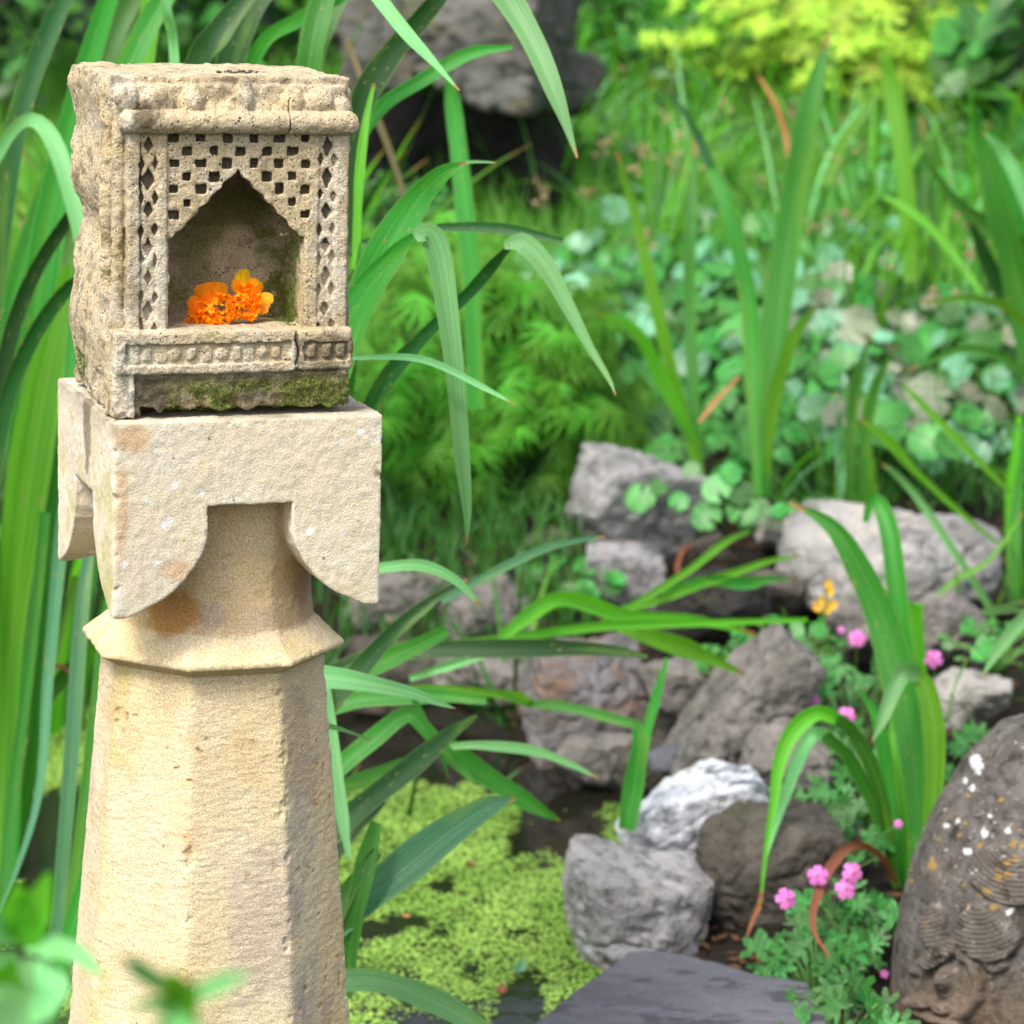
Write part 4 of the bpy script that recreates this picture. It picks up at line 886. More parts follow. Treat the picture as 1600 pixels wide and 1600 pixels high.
# right of the shrine
p = thing('iris_plant', 'iris clump behind the pillar with leaves bending over to the right of the shrine', 'plant', (-.38, 4.1, -.02))
for mt, d0, d1, q in [
    ('mid', 3.9, 3.8, [(470, 760, 50), (545, 520, 60), (600, 400, 66), (650, 315, 50), (690, 275, 30), (728, 254, 4)]),
    ('light', 3.85, 3.85, [(700, 262, 3), (735, 253, 6), (775, 254, 2)]),
    ('mid', 3.7, 3.6, [(500, 560, 28), (560, 455, 30), (610, 400, 26), (643, 373, 16), (660, 366, 12)]),
    ('light', 3.6, 3.62, [(648, 372, 20), (668, 366, 40), (684, 400, 44), (700, 500, 40), (712, 600, 34), (722, 720, 26), (730, 800, 14), (729, 852, 2)]),
    ('dark', 4.1, 4.0, [(540, 390, 14), (620, 366, 14), (700, 356, 16), (800, 360, 18), (880, 376, 10)]),
    ('dark', 4.2, 3.9, [(560, 690, 40), (600, 600, 34), (660, 530, 24), (720, 470, 20), (770, 415, 20), (798, 385, 10)]),
    ('light', 3.9, 3.85, [(788, 384, 16), (815, 380, 34), (850, 415, 36), (885, 475, 26), (920, 540, 14), (950, 590, 9), (962, 618, 2)]),
    ('light', 3.6, 3.55, [(520, 562, 8), (580, 558, 9), (640, 559, 12), (690, 573, 14), (750, 602, 11), (806, 632, 2)]),
    ('light', 3.9, 3.9, [(540, 900, 22), (600, 887, 20), (660, 885, 20), (710, 905, 18), (750, 945, 5)]),
    ('dark', 4.1, 4.1, [(470, 1160, 34), (560, 1050, 34), (620, 985, 28), (680, 935, 16), (730, 905, 4)]),
    ('fresh', 4.3, 4.3, [(540, 620, 26), (545, 500, 26), (560, 430, 10)]),
    ('mid', 5.2, 5.2, [(745, 640, 30), (738, 450, 34), (722, 280, 34), (708, 160, 26), (700, 120, 10)])]: strap(p, mt, d0, d1, q)
strap(p, 'blue', 4.4, 4.5, [(690, 940, 12), (740, 912, 16), (800, 880, 16), (870, 852, 14), (945, 838, 4)])
p = thing('iris_plant', 'low iris clump spreading over the duckweed right of the pillar shaft', 'plant', (-.40, 4.25, -.02))
for mt, d0, d1, q in [
    ('light', 3.9, 3.8, [(440, 1040, 40), (500, 1058, 38), (560, 1065, 34), (630, 1080, 24), (680, 1096, 12), (712, 1107, 2)]),
    ('light', 3.7, 3.7, [(470, 1125, 10), (520, 1136, 9), (580, 1156, 2)]),
    ('mid', 4.3, 4.2, [(470, 1130, 40), (540, 1060, 36), (620, 1025, 34), (700, 985, 20)]),
    ('dark', 4.6, 4.6, [(480, 1070, 30), (600, 1025, 34), (720, 1014, 34), (850, 1012, 30), (950, 1018, 22), (1012, 1026, 6)]),
    ('mid', 4.4, 4.4, [(500, 1110, 30), (580, 1090, 34), (680, 1088, 26), (760, 1094, 14)]),
    ('mid', 4.3, 4.3, [(470, 1260, 30), (530, 1200, 34), (590, 1150, 32), (635, 1118, 28), (660, 1135, 26), (700, 1180, 24), (740, 1220, 8)]),
    ('dark', 4.2, 4.3, [(490, 1330, 40), (560, 1265, 42), (640, 1200, 38), (700, 1150, 26), (745, 1118, 6)]),
    ('mid', 4.5, 4.6, [(690, 1150, 20), (740, 1200, 36), (800, 1240, 34), (850, 1268, 18), (875, 1283, 4)]),
    ('light', 4.4, 4.4, [(660, 1180, 6), (720, 1165, 14), (780, 1166, 18), (840, 1176, 18), (890, 1194, 12), (935, 1216, 2)]),
    ('mid', 4.4, 4.5, [(480, 1240, 26), (560, 1222, 28), (630, 1190, 16)]),
    ('blue', 4.0, 4.1, [(510, 1460, 50), (570, 1405, 62), (640, 1350, 64), (710, 1295, 58), (760, 1262, 36), (806, 1248, 3)]),
    ('mid', 4.0, 4.0, [(540, 1560, 24), (552, 1450, 34), (572, 1350, 36), (588, 1285, 22)]),
    ('light', 3.9, 3.9, [(500, 1540, 36), (580, 1533, 40), (640, 1548, 42), (700, 1576, 40), (770, 1620, 30)]),
    ('light', 4.1, 4.0, [(505, 1050, 16), (520, 1180, 26), (535, 1280, 22), (545, 1340, 8)]),
    ('mid', 4.0, 4.0, [(500, 1500, 26), (540, 1400, 30), (590, 1330, 20)]),
    ('dark', 4.5, 4.5, [(470, 1400, 30), (540, 1310, 30), (600, 1250, 16)]),
    ('mid', 4.9, 4.8, [(820, 1098, 14), (880, 1105, 18), (940, 1118, 18), (995, 1132, 16)]),
    ('mid', 4.8, 4.8, [(993, 1126, 14), (998, 1160, 30), (990, 1220, 34), (983, 1270, 36), (978, 1296, 26)]),
    ('mid', 4.9, 4.9, [(1000, 1210, 14), (1010, 1150, 18), (1028, 1080, 16), (1042, 1028, 6)])]: strap(p, mt, d0, d1, q)
strap(p, 'mid', 4.3, 4.3, [(640, 1075, 8), (655, 1110, 11), (690, 1180, 8), (700, 1215, 2)])
# fallen flower stalks over the rocks
p = thing('iris_plant', 'bright green iris stalks fallen across the rocks above the pond', 'plant', (-.3, 4.9, -.02))
for mt, d0, d1, q in [
    ('fresh', 4.6, 5.3, [(520, 1070, 16), (600, 1036, 17), (720, 1005, 17), (850, 990, 16), (980, 980, 15), (1110, 972, 13), (1260, 968, 8)]),
    ('fresh', 4.8, 5.3, [(780, 1000, 20), (825, 965, 26), (870, 940, 28), (920, 945, 28), (980, 962, 22), (1080, 968, 18), (1180, 990, 5)]),
    ('fresh', 5.2, 5.3, [(940, 968, 20), (1000, 990, 32), (1060, 1012, 34), (1110, 1030, 22), (1160, 1052, 5)]),
    ('fresh', 5.1, 5.6, [(940, 965, 8), (1010, 935, 12), (1070, 895, 14), (1130, 850, 12), (1170, 830, 6)]),
    ('fresh', 5.2, 5.6, [(950, 960, 10), (1040, 935, 14), (1120, 905, 16), (1190, 880, 12), (1250, 868, 4)]),
    ('mid', 5.3, 5.6, [(1030, 925, 8), (1100, 910, 18), (1160, 912, 22), (1200, 905, 12), (1240, 905, 3)]),
    ('light', 4.8, 4.8, [(820, 1000, 14), (700, 1040, 16), (640, 1060, 10)]),
    ('fresh', 4.7, 4.9, [(560, 1085, 10), (680, 1075, 10), (770, 1083, 14), (810, 1092, 22), (830, 1100, 10)])]: strap(p, mt, d0, d1, q, keel=.3)
# centre-right tall leaves
p = thing('crocosmia_plant', 'narrow fan of strap leaves rising between the peaked rock and the tall clump', 'plant', pt(1092, 750, 6.45))
for mt, d0, d1, q in [('fresh', 6.45, 6.3, [(1098, 752, 16), (1070, 650, 20), (1040, 540, 22), (1008, 400, 20), (985, 310, 14), (963, 235, 4)]), ('mid', 6.45, 6.5, [(1095, 745, 12), (1084, 600, 20), (1078, 450, 22), (1080, 330, 20), (1086, 215, 5)]),
                      ('fresh', 6.45, 6.2, [(1090, 700, 10), (1060, 640, 24), (1030, 580, 26), (1000, 525, 20), (970, 503, 12), (935, 488, 3)])]: strap(p, mt, d0, d1, q)
strap(p, 'brown', 6.3, 6.3, [(1092, 660, 5), (1120, 625, 9), (1155, 588, 4)], label='short dead brown leaf')
p = thing('crocosmia_plant', 'tall clump of broad strap leaves in the middle of the round-leaved bed', 'plant', pt(1188, 775, 6.4))
for mt, d0, d1, q in [('mid', 6.4, 6.4, [(1185, 775, 18), (1180, 620, 28), (1172, 480, 30), (1150, 370, 28), (1128, 300, 22), (1108, 250, 20)]), ('blue', 6.4, 6.3, [(1110, 256, 18), (1092, 215, 15), (1072, 180, 12), (1045, 138, 3)]),
                      ('mid', 6.4, 6.3, [(1192, 775, 24), (1205, 600, 40), (1222, 440, 48), (1245, 290, 50), (1268, 160, 38), (1297, 50, 5)]), ('fresh', 6.4, 6.2, [(1196, 740, 12), (1208, 640, 24), (1228, 560, 24), (1250, 510, 18), (1275, 478, 4)]),
                      ('fresh', 6.5, 6.5, [(1188, 775, 20), (1196, 640, 26), (1196, 520, 18), (1200, 420, 5)])]: strap(p, mt, d0, d1, q)
strap(p, 'brown', 7.0, 7.0, [(1236, 300, 5), (1230, 220, 9), (1212, 165, 9), (1186, 118, 4)], label='curving dead tan leaf')
p = thing('crocosmia_plant', 'pale blunt strap leaves at the back under the golden maple', 'plant', pt(1420, 440, 7.4))
for mt, d0, d1, q in [('fresh', 7.4, 7.4, [(1425, 440, 26), (1420, 330, 32), (1405, 200, 32), (1390, 120, 30), (1382, 84, 16)]), ('mid', 7.4, 7.5, [(1430, 440, 20), (1436, 340, 22), (1445, 270, 16)]), ('fresh', 7.6, 7.6, [(1290, 290, 14), (1320, 220, 18), (1370, 145, 10)]),
                      ('fresh', 7.2, 7.1, [(1380, 306, 6), (1430, 335, 14), (1480, 385, 16), (1520, 440, 12), (1545, 480, 4)]), ('mid', 7.5, 7.5, [(1460, 560, 22), (1450, 460, 24), (1460, 360, 22), (1440, 180, 5)])]: strap(p, mt, d0, d1, q)
p = thing('crocosmia_plant', 'dense clump of strap leaves leaning in from the right edge', 'plant', pt(1640, 700, 6.8))
for mt, d0, d1, q in [('mid', 6.8, 6.6, [(1640, 650, 50), (1600, 470, 56), (1560, 330, 44), (1535, 220, 26), (1520, 160, 6)]), ('mid', 6.9, 6.7, [(1650, 560, 40), (1610, 380, 44), (1570, 260, 30), (1545, 190, 5)]), ('light', 6.6, 6.5, [(1640, 390, 26), (1600, 300, 28), (1570, 240, 22), (1535, 205, 5)]),
                      ('fresh', 6.6, 6.4, [(1650, 560, 12), (1580, 485, 14), (1520, 466, 14), (1440, 472, 4)]), ('dark', 6.9, 6.8, [(1650, 620, 30), (1590, 500, 34), (1540, 400, 26), (1500, 310, 6)]), ('mid', 6.8, 6.7, [(1660, 480, 26), (1590, 380, 30), (1500, 320, 22), (1440, 240, 6)]),
                      ('mid', 6.5, 6.4, [(1640, 620, 12), (1570, 560, 14), (1510, 545, 14), (1420, 578, 5)]), ('fresh', 6.4, 6.3, [(1600, 1090, 10), (1585, 900, 22), (1583, 760, 22), (1592, 650, 10)]), ('mid', 6.3, 6.3, [(1595, 1090, 20), (1586, 960, 22), (1590, 800, 20), (1600, 690, 6)]),
                      ('light', 6.3, 6.2, [(1640, 680, 5), (1560, 660, 6), (1505, 660, 2)]), ('mid', 6.9, 6.8, [(1660, 760, 30), (1620, 600, 34), (1598, 420, 30), (1606, 240, 10)])]: strap(p, mt, d0, d1, q)
p = thing('crocosmia_plant', 'pair of curving dark tipped leaves standing behind the large pale boulder', 'plant', pt(1335, 800, 6.4))
for mt, d0, d1, q in [('mid', 6.4, 6.3, [(1328, 810, 16), (1330, 700, 22), (1338, 600, 20), (1360, 520, 4)]), ('mid', 6.4, 6.2, [(1345, 800, 16), (1352, 700, 20), (1370, 600, 18), (1400, 540, 4)]), ('fresh', 6.4, 6.4, [(1355, 860, 20), (1360, 760, 24), (1352, 680, 18), (1350, 620, 6)]), ('blue', 6.4, 6.4, [(1312, 780, 8), (1308, 700, 8), (1306, 610, 2)])]: strap(p, mt, d0, d1, q)
p = thing('crocosmia_plant', 'thin slanting leaves crossing in front of the large pale boulder', 'plant', pt(1540, 960, 5.9))
for mt, d0, d1, q in [('light', 5.9, 5.8, [(1555, 960, 12), (1510, 890, 14), (1450, 800, 13), (1405, 745, 12), (1378, 725, 5)]), ('fresh', 6., 5.9, [(1560, 850, 6), (1500, 800, 10), (1440, 745, 12), (1390, 690, 20), (1345, 655, 5)]), ('fresh', 6.1, 6.1, [(1580, 770, 8), (1520, 710, 13), (1460, 650, 14), (1410, 600, 6)]),
                      ('mid', 5.8, 5.8, [(1480, 980, 4), (1540, 955, 8), (1600, 940, 4)]), ('fresh', 5.8, 5.8, [(1440, 950, 5), (1490, 910, 9), (1550, 870, 9), (1600, 800, 3)]), ('light', 5.2, 5.1, [(1650, 940, 24), (1600, 968, 26), (1562, 1010, 20), (1534, 1058, 3)]),
                      ('mid', 5.8, 5.8, [(1460, 990, 3), (1500, 975, 8), (1560, 955, 10), (1620, 952, 4)])]: strap(p, mt, d0, d1, q)
# the fan in front of the lion stone
p = thing('crocosmia_plant', 'bright green leaf fan with arching and folded leaves beside the carved dark stone', 'plant', pt(1415, 1385, 4.85))
for mt, d0, d1, q in [
    ('mid', 4.85, 4.9, [(1435, 1380, 22), (1432, 1240, 44), (1415, 1100, 54), (1385, 980, 56), (1345, 890, 48), (1300, 822, 26), (1232, 784, 3)]),
    ('mid', 4.85, 4.95, [(1440, 1360, 20), (1432, 1180, 36), (1412, 1020, 40), (1400, 900, 38), (1388, 820, 32), (1372, 782, 24), (1360, 785, 18), (1352, 815, 10)]),
    ('fresh', 5.0, 5.0, [(1430, 1340, 24), (1434, 1200, 44), (1430, 1060, 44), (1426, 950, 40), (1425, 946, 34)]),
    ('fresh', 4.8, 4.8, [(1445, 1360, 16), (1460, 1250, 34), (1462, 1150, 36), (1448, 1075, 32), (1428, 1050, 26)]),
    ('light', 4.8, 4.7, [(1436, 1052, 28), (1412, 1052, 30), (1392, 1085, 28), (1376, 1130, 16), (1363, 1158, 3)]),
    ('mid', 4.85, 4.7, [(1402, 1385, 14), (1385, 1280, 26), (1360, 1190, 26), (1330, 1140, 22), (1300, 1120, 26)]),
    ('fresh', 4.7, 4.6, [(1308, 1122, 24), (1275, 1112, 28), (1240, 1140, 30), (1218, 1190, 26), (1208, 1260, 15), (1196, 1330, 8), (1189, 1395, 6), (1186, 1412, 5.4)]),
    ('mid', 4.85, 4.75, [(1398, 1370, 12), (1370, 1270, 22), (1330, 1190, 24), (1288, 1148, 22)]),
    ('light', 4.75, 4.65, [(1292, 1150, 20), (1268, 1148, 26), (1245, 1190, 24), (1225, 1250, 15), (1205, 1310, 8), (1195, 1350, 2)]),
    ('mid', 4.9, 4.85, [(1408, 1380, 20), (1398, 1290, 30), (1385, 1190, 28), (1370, 1120, 18), (1345, 1080, 6)]),
    ('fresh', 4.9, 4.95, [(1412, 1390, 30), (1408, 1300, 30), (1398, 1200, 24), (1395, 1120, 10)]),
    ('fresh', 4.95, 5., [(1418, 1390, 26), (1420, 1280, 30), (1410, 1150, 30), (1380, 1040, 20)])]: strap(p, mt, d0, d1, q, keel=.22)
strap(p, 'brown', 4.75, 4.22, [(1402, 1380, 6), (1375, 1335, 9), (1335, 1318, 15), (1300, 1350, 18), (1278, 1400, 16), (1270, 1448, 10), (1295, 1495, 4)], label='arching dead brown leaf')
strap(p, 'brown', 4.61, 4.59, [(1190, 1392, 5), (1184, 1418, 10), (1175, 1440, 7), (1166, 1466, 2)], label='dry brown leaf tip')
p = thing('grass_stem', 'thin dark grass stem bending behind the pink flowers', 'plant', pt(1445, 1100, 5.2)); strap(p, 'mid', 5.2, 5.2, [(1480, 1130, 4), (1490, 1080, 4), (1510, 1030, 4)])

# ------------------------------------------------------------ clumps grown in the round (fill behind and beside)
def clump(name, label, x, y, n, L, w, mats, spread=.5, droop=1., seed=0, group=None, rad=.08):
    global rnd
    keep = rnd; rnd = random.Random(seed); r = rnd
    root = gplant(name, label, 'plant', x, y, group); b0 = np.array(root.location)
    for k in range(n):
        az = r.random() * 6.28; grow(root, b0 + np.array([math.cos(az) * rad * r.random(), math.sin(az) * rad * r.random(), 0]), az, r.uniform(.02, spread), L * r.uniform(.6, 1.1), w * r.uniform(.7, 1.2), droop * r.uniform(.2, 1.2), r.choice(mats))
    rnd = keep
for k, (x, y, L, lb) in enumerate([(-1.45, 5.6, 1.25, 'iris clump at the far left edge behind the broad leaves'), (-1.0, 5.9, 1.3, 'iris clump standing behind the left side of the shrine'), (-.62, 6.3, 1.2, 'iris clump seen above the shrine roof')]):
    clump('iris_plant', lb, x, y, 34, L, .032, ['mid', 'mid', 'dark', 'fresh'], .45, .8, 60 + k, None, .12)
clump('iris_plant', 'short iris tuft between the shaft and the far rocks', -.45, 5.0, 14, .55, .022, ['mid', 'dark', 'mid'], .9, 1.0, 71)
clump('iris_plant', 'thin leaved iris seedling arching over the dark water right of the shaft', -.24, 5.25, 18, .5, .014, ['mid', 'dark', 'light', 'fresh'], 1.0, 1.2, 72)
clump('iris_plant', 'narrow leaved iris tuft at the waterline under the grey-pink boulder', .0, 5.75, 14, .42, .012, ['mid', 'dark', 'fresh'], 1.0, 1.2, 73)
GB = [(.55, 8.6), (1.0, 8.9), (1.35, 8.3), (1.7, 8.9), (.15, 9.2), (1.95, 8.1), (1.5, 7.7), (.75, 9.4), (1.3, 9.6), (.4, 8.1), (1.75, 7.3), (.8, 8.0), (1.2, 7.6), (.1, 8.5), (.6, 9.1), (1.05, 8.3), (1.55, 8.6), (.35, 9.5), (1.5, 7.0), (1.95, 7.0), (.9, 7.5), (1.3, 6.9)]
for k, (x, y) in enumerate(GB):
    clump('sedge_tuft', 'loose tuft of narrow green leaves in the upper right bed', x, y, 26 if k < 11 else 15, .62 if k < 18 else .5, .013, ['fresh', 'mid', 'fresh', 'light'], .6, 1.3, 80 + k, 'narrow-leaved tufts in the upper bed', .12)
for k, (x, y) in enumerate([(1.25, 6.35), (1.5, 6.1), (1.42, 5.75), (1.7, 6.6), (1.15, 6.05), (.75, 6.5), (.95, 5.75), (1.25, 5.35), (.55, 6.45), (1.35, 5.0), (.62, 5.75)]):
    clump('sedge_tuft', 'fine green tuft among the rocks on the right', x, y, 14, .34, .009, ['fresh', 'mid', 'light'], .8, 1.4, 120 + k, 'fine tufts among the right-hand rocks', .06)

ORD = ['first', 'second', 'third', 'fourth', 'fifth', 'sixth', 'seventh', 'eighth', 'ninth', 'tenth', 'eleventh']
def rowlabels(objs, head, rows, where):
    objs = sorted(objs, key=lambda o: -o.location.y); n = len(objs); k = len(rows); i = 0
    for q, rn in enumerate(rows):
        m = round((q + 1) * n / k); seg = sorted(objs[i:m], key=lambda o: o.location.x / o.location.y); i = m
        for j, o in enumerate(seg): o['label'] = '%s, %s from the left in the %s %s' % (head, ORD[j], rn, where)

# ------------------------------------------------------------ leafy plants
def leafy(name, label, x, y, n, rad, h, kinds, size, seed, group=None, z=None, up=.9, stems=True, cat='plant', face=-.45, zf=None):
    r = random.Random(seed); z0 = gz(x, y) if z is None else z
    root = thing(name, label, cat, (x, y, z0), group); st = []
    for k in range(n):
        a = r.random() * 6.28; rr = rad * math.sqrt(r.random()); hh = h * (1 - .45 * (rr / rad)**2) * r.uniform(.55, 1.05)
        P = (math.cos(a) * rr, math.sin(a) * rr, hh); kd = r.choice(kinds)
        nv = (math.cos(a) * .5 + r.uniform(-.55, .55), math.sin(a) * .35 + face + r.uniform(-.5, .4), up + r.uniform(-.3, .2))
        link('leaf', r.choice(MESH[kd]), root, place(P, nv, r.uniform(0, 6.28), size * r.uniform(.45, 1.2)))
        if stems: st.append(tube(np.array([[0, 0, -.02], [P[0] * .4, P[1] * .4, hh * .6], [P[0] * 1., P[1] * 1., hh]]), [.0022, .0018, .0014], 4))
    if st: V, F, uv = merge(st); link('stems', npmesh('stems', V, F, M['stem'], True, uv), root)
    return root
hk = 0
H1 = ['heu', 'heu', 'heu_pale', 'heu', 'heu_pale', 'heu']; H2 = ['heu', 'heu_red', 'heu_pale', 'heu']
def hzone(x0, x1, y0, y1, n, kinds, lab, grp, seed, size=.052, rad=.18, h=.21, nl=15):
    global hk
    r = random.Random(seed); pts = []
    for _ in range(900):
        if len(pts) >= n: break
        x, y = r.uniform(x0, x1), r.uniform(y0, y1)
        if all(math.hypot(x - a, y - b) > .17 for a, b in pts): pts.append((x, y))
    out = []
    for x, y in pts:
        out.append(leafy('coral_bells_plant', lab, x, y, nl, rad, h, kinds, size, seed * 100 + hk, grp)); hk += 1
    return out
PL = hzone(.15, 1.0, 7.0, 8.4, 26, H1, 'mound of round silvery green leaves in the middle bed', 'silvery round-leaved mounds', 1)
NA = len(PL)
PL += hzone(.80, 1.75, 6.55, 7.6, 20, H2, 'mound of round leaves with bronze undersides in the right bed', 'bronze-tinged round-leaved mounds', 2, .055)
PG = hzone(.25, .85, 6.65, 7.0, 7, ['heu'], 'low mound of plain green round leaves above the rocks', 'plain green round-leaved mounds', 3, .045, .15, .14, 16)
rowlabels(PL[:NA], 'silvery green round-leaved mound', ['back row', 'second row', 'third row', 'fourth row', 'front row'], 'of the middle bed')
rowlabels(PL[NA:], 'bronze-tinged round-leaved mound', ['back row', 'second row', 'third row', 'front row'], 'of the right bed')
rowlabels(PG, 'plain green low mound', ['row'], 'just above the rocks')
rowlabels([o for o in col.objects if o.get('group') == 'narrow-leaved tufts in the upper bed'], 'loose narrow-leaved tuft', ['back row', 'second row', 'third row', 'front row'], 'of the upper bed')
rowlabels([o for o in col.objects if o.get('group') == 'fine tufts among the right-hand rocks'], 'fine green tuft', ['back row', 'middle row', 'front row'], 'among the right-hand rocks')
# flowering stems with buff seed heads
def seed_stem(root, L, az, r):
    h = np.array([math.cos(az), math.sin(az), 0]); P = np.array([h * .02, h * L * .10 + [0, 0, L * .5], h * L * .22 + [0, 0, L]])
    V, F, uv = tube(spline(P, 6), .0013, 4); s = link('flower_stem', npmesh('flower_stem', V, F, M['stem'], True, uv), root)
    T_ = []
    for k in range(7):
        c = P[2] + np.array([r.uniform(-.022, .022), r.uniform(-.022, .022), r.uniform(-.03, .012)]); q = r.uniform(.003, .006)
        D, FF = ICO2; T_.append((D * q * np.array([1, 1, 1.3]) + c, FF, D[:, :2]))
    V, F, uv = merge(T_); link('seed_head', npmesh('seed_head', V, F, M['buff'], True, uv), s)
ICO2 = ico(1)
r = random.Random(9)
for k in range(46):
    seed_stem(PL[r.randrange(len(PL))], r.uniform(.35, .55), r.random() * 6.28, r)
# round leaves on the rocks
p = thing('creeping_plant', 'small trailing plant with round leaves draped over the peaked grey rock', 'plant', pt(1090, 800, 6.35))
for px, py, s_ in ((1000, 775, 27), (1120, 765, 26), (1160, 770, 24), (1105, 808, 27), (1160, 800, 28), (1060, 785, 18), (1140, 740, 20), (1185, 795, 20), (1030, 760, 16), (1080, 735, 16)):
    P = pt(px, py, 6.28) - np.array(p.location); link('leaf', rnd.choice(MESH['heu']), p, place(P, (rnd.uniform(-.3, .3), -.9, .6), rnd.uniform(0, 6), s_ * mpp(6.3)))
strap(p, 'brown', 6.2, 6.2, [(1080, 850, 6), (1065, 862, 8), (1058, 890, 8), (1070, 925, 4)], label='curled dead stem')
# geraniums
def pinkflower(root, P, n, s):
    D, FF = ICO2
    f = bpy.data.objects.new('flower', None); col.objects.link(f); f.parent = root; f.matrix_local = place(P, n, rnd.random() * 6, s); f.empty_display_size = .01
    for k in range(5): link('petal', PET, f, Matrix.Rotation(R(72 * k), 4, 'Z') @ Matrix.Rotation(R(-14), 4, 'X'))
    link('flower_centre', npmesh('flower_centre', D * (.13, .13, .2) + (0, 0, .08), FF, M['buff'], True, D[:, :2]), f)
PET = fan_mesh('petal', 'pink', [(R(-120), .12), (R(-34), .55), (R(-27), .85), (R(-12), 1.), (0, .94), (R(12), 1.), (R(27), .85), (R(34), .55), (R(120), .12)], -.2, 0, 3)
GL = [(1272, 1510, 4.75, .095, 'geranium spilling over the corner of the slate slab', 36), (1325, 1462, 4.85, .10, 'geranium with pink flowers under the arching dead leaf', 38), (1315, 1600, 4.6, .10, 'geranium at the bottom edge beside the carved stone', 40),
      (1300, 1285, 4.86, .10, 'geranium tuft behind the dark brown boulder', 26), (1350, 1190, 5.1, .16, 'geranium foliage between the leaf fan and the pinkish rock', 34), (1330, 1080, 5.45, .16, 'geranium foliage with a pink flower left of the leaf fan', 32), (1480, 1190, 5.1, .15, 'geranium foliage behind the carved stone shoulder', 30)]
FLW = {0: [(1230, 1403)], 1: [(1277, 1367), (1322, 1388), (1334, 1362), (1382, 1521)], 3: [(1404, 1287)], 4: [(1322, 1117)], 5: [(1270, 1093), (1340, 996), (1316, 984)], 6: [(1458, 1028)]}
for k, (px, py, d, rd, lb, n) in enumerate(GL):
    c = onz(px, py, .10); z = gz(c[0], c[1])
    if k > 2: c = pt(px, py, d); z = c[2] - .13
    d = float((np.array(c) - CAM) @ FW)
    root = leafy('geranium_plant', lb, c[0], c[1], n, rd, .19 if k > 2 else .13, ['ger'], .036 if k > 2 else .031, 300 + k, None, z, .75, True, 'plant', -.7)
    for px2, py2 in FLW.get(k, []):
        big = (px2, py2) in ((1382, 1521), (1316, 984), (1404, 1287)); Q = pt(px2, py2, d - .12) - np.array(root.location)
        pinkflower(root, Q, (rnd.uniform(-.3, .3), -.9, .5), .0085 if big else .0185)
        V, F, uv = tube(spline(np.array([[0, 0, .05], [Q[0] * .7, Q[1] * .7, Q[2] * .6 + .03], Q]), 6), .0011, 4); link('flower_stem', npmesh('flower_stem', V, F, M['stem'], True, uv), root)
# tiny leaved herbs between
for k, (px, py, d, lb) in enumerate([(1230, 1000, 5.6, 'low sprawling herb above the leaning wedge rock'), (1180, 1030, 5.7, 'small mat of light green herb between the rocks'), (905, 900, 6.3, 'small sprig growing by the squarish grey stone'), (1560, 1000, 5.6, 'fine leaved herb right of the beige rock'), (1250, 800, 6.4, 'leafy sprout behind the flat white rock')]):
    c = pt(px, py, d); leafy('herb_plant', lb, c[0], c[1], 40, .12, .09, ['shrub', 'heu'], .022, 400 + k, None, c[2] - .05)
p = thing('yellow_flower', 'small yellow flower spike beside the large pale boulder', 'flower', pt(1285, 975, 5.75))
for px, py in ((1292, 912), (1297, 925), (1285, 940), (1300, 945), (1292, 952), (1278, 948)):
    link('petal', fan_mesh('petal', 'yellow', round_outline(10, 3, .1), .5, .1, 2), p, place(pt(px, py, 5.75) - np.array(p.location), (rnd.uniform(-.5, .5), -1, .3), rnd.random() * 6, .011))
V, F, uv = tube(np.array([[0, 0, -.06], [.004, 0, .02], [.006, 0, .075]]), .002, 5); link('stem', npmesh('stem', V, F, M['stem'], True, uv), p)

UB = [(.3, 8.9, 'shrub', 'leafy green herb in the upper bed right of the dark hollow'), (.62, 8.45, 'lace', 'feathery low plant at the front of the upper bed'), (.85, 8.95, 'shrub', 'leafy herb in the middle of the upper bed'), (1.15, 8.6, 'heu', 'round-leaved plant half hidden in the upper bed'), (1.45, 8.95, 'shrub', 'leafy herb under the golden maple'), (1.72, 8.5, 'lace', 'feathery low plant under the yellow branch'),
      (1.9, 8.8, 'shrub', 'leafy herb at the right end of the upper bed'), (.55, 9.35, 'shrub', 'pale leafy herb behind the tufts of the upper bed'), (1.2, 9.4, 'lace', 'feathery plant at the foot of the golden maple'), (.1, 8.7, 'lace', 'feathery plant just right of the dark hollow')]
for k, (x, y, kd, lb) in enumerate(UB): leafy('herb_plant', lb, x, y, 75, .24, .34, [kd, kd, 'shrub'], .07 if kd == 'lace' else .055, 700 + k, None)

# lacy shrub
def many_leaves(meshes, X, name, mat, root, keep=300, big=None):
    """X: list of matrices; the nearest ones become leaf objects, the rest one joined part"""
    X = sorted(X, key=lambda m: (root.matrix_basis @ m).translation.y); r = random.Random(3)
    for m in X[:keep]: link(name, r.choice(meshes), root, m)
    if len(X) > keep:
        L = []
        arr = []
        for me in meshes:
            V = np.empty(len(me.vertices) * 3, np.float32); me.vertices.foreach_get('co', V); fs = [tuple(p_.vertices) for p_ in me.polygons]
            T3 = np.array([(f[0], f[a], f[a + 1]) for f in fs for a in range(1, len(f) - 1)]); arr.append((V.reshape(-1, 3), T3))
        for m in X[keep:]:
            V, F = r.choice(arr); A = np.array(m); o = r.random() * 7
            L.append((V @ A[:3, :3].T + A[:3, 3], F, V[:, :2] * .5 + .5 + o))
        V, F, uv = merge(L); stuff(link('foliage', npmesh('foliage', V, F, mat, True, uv), root))
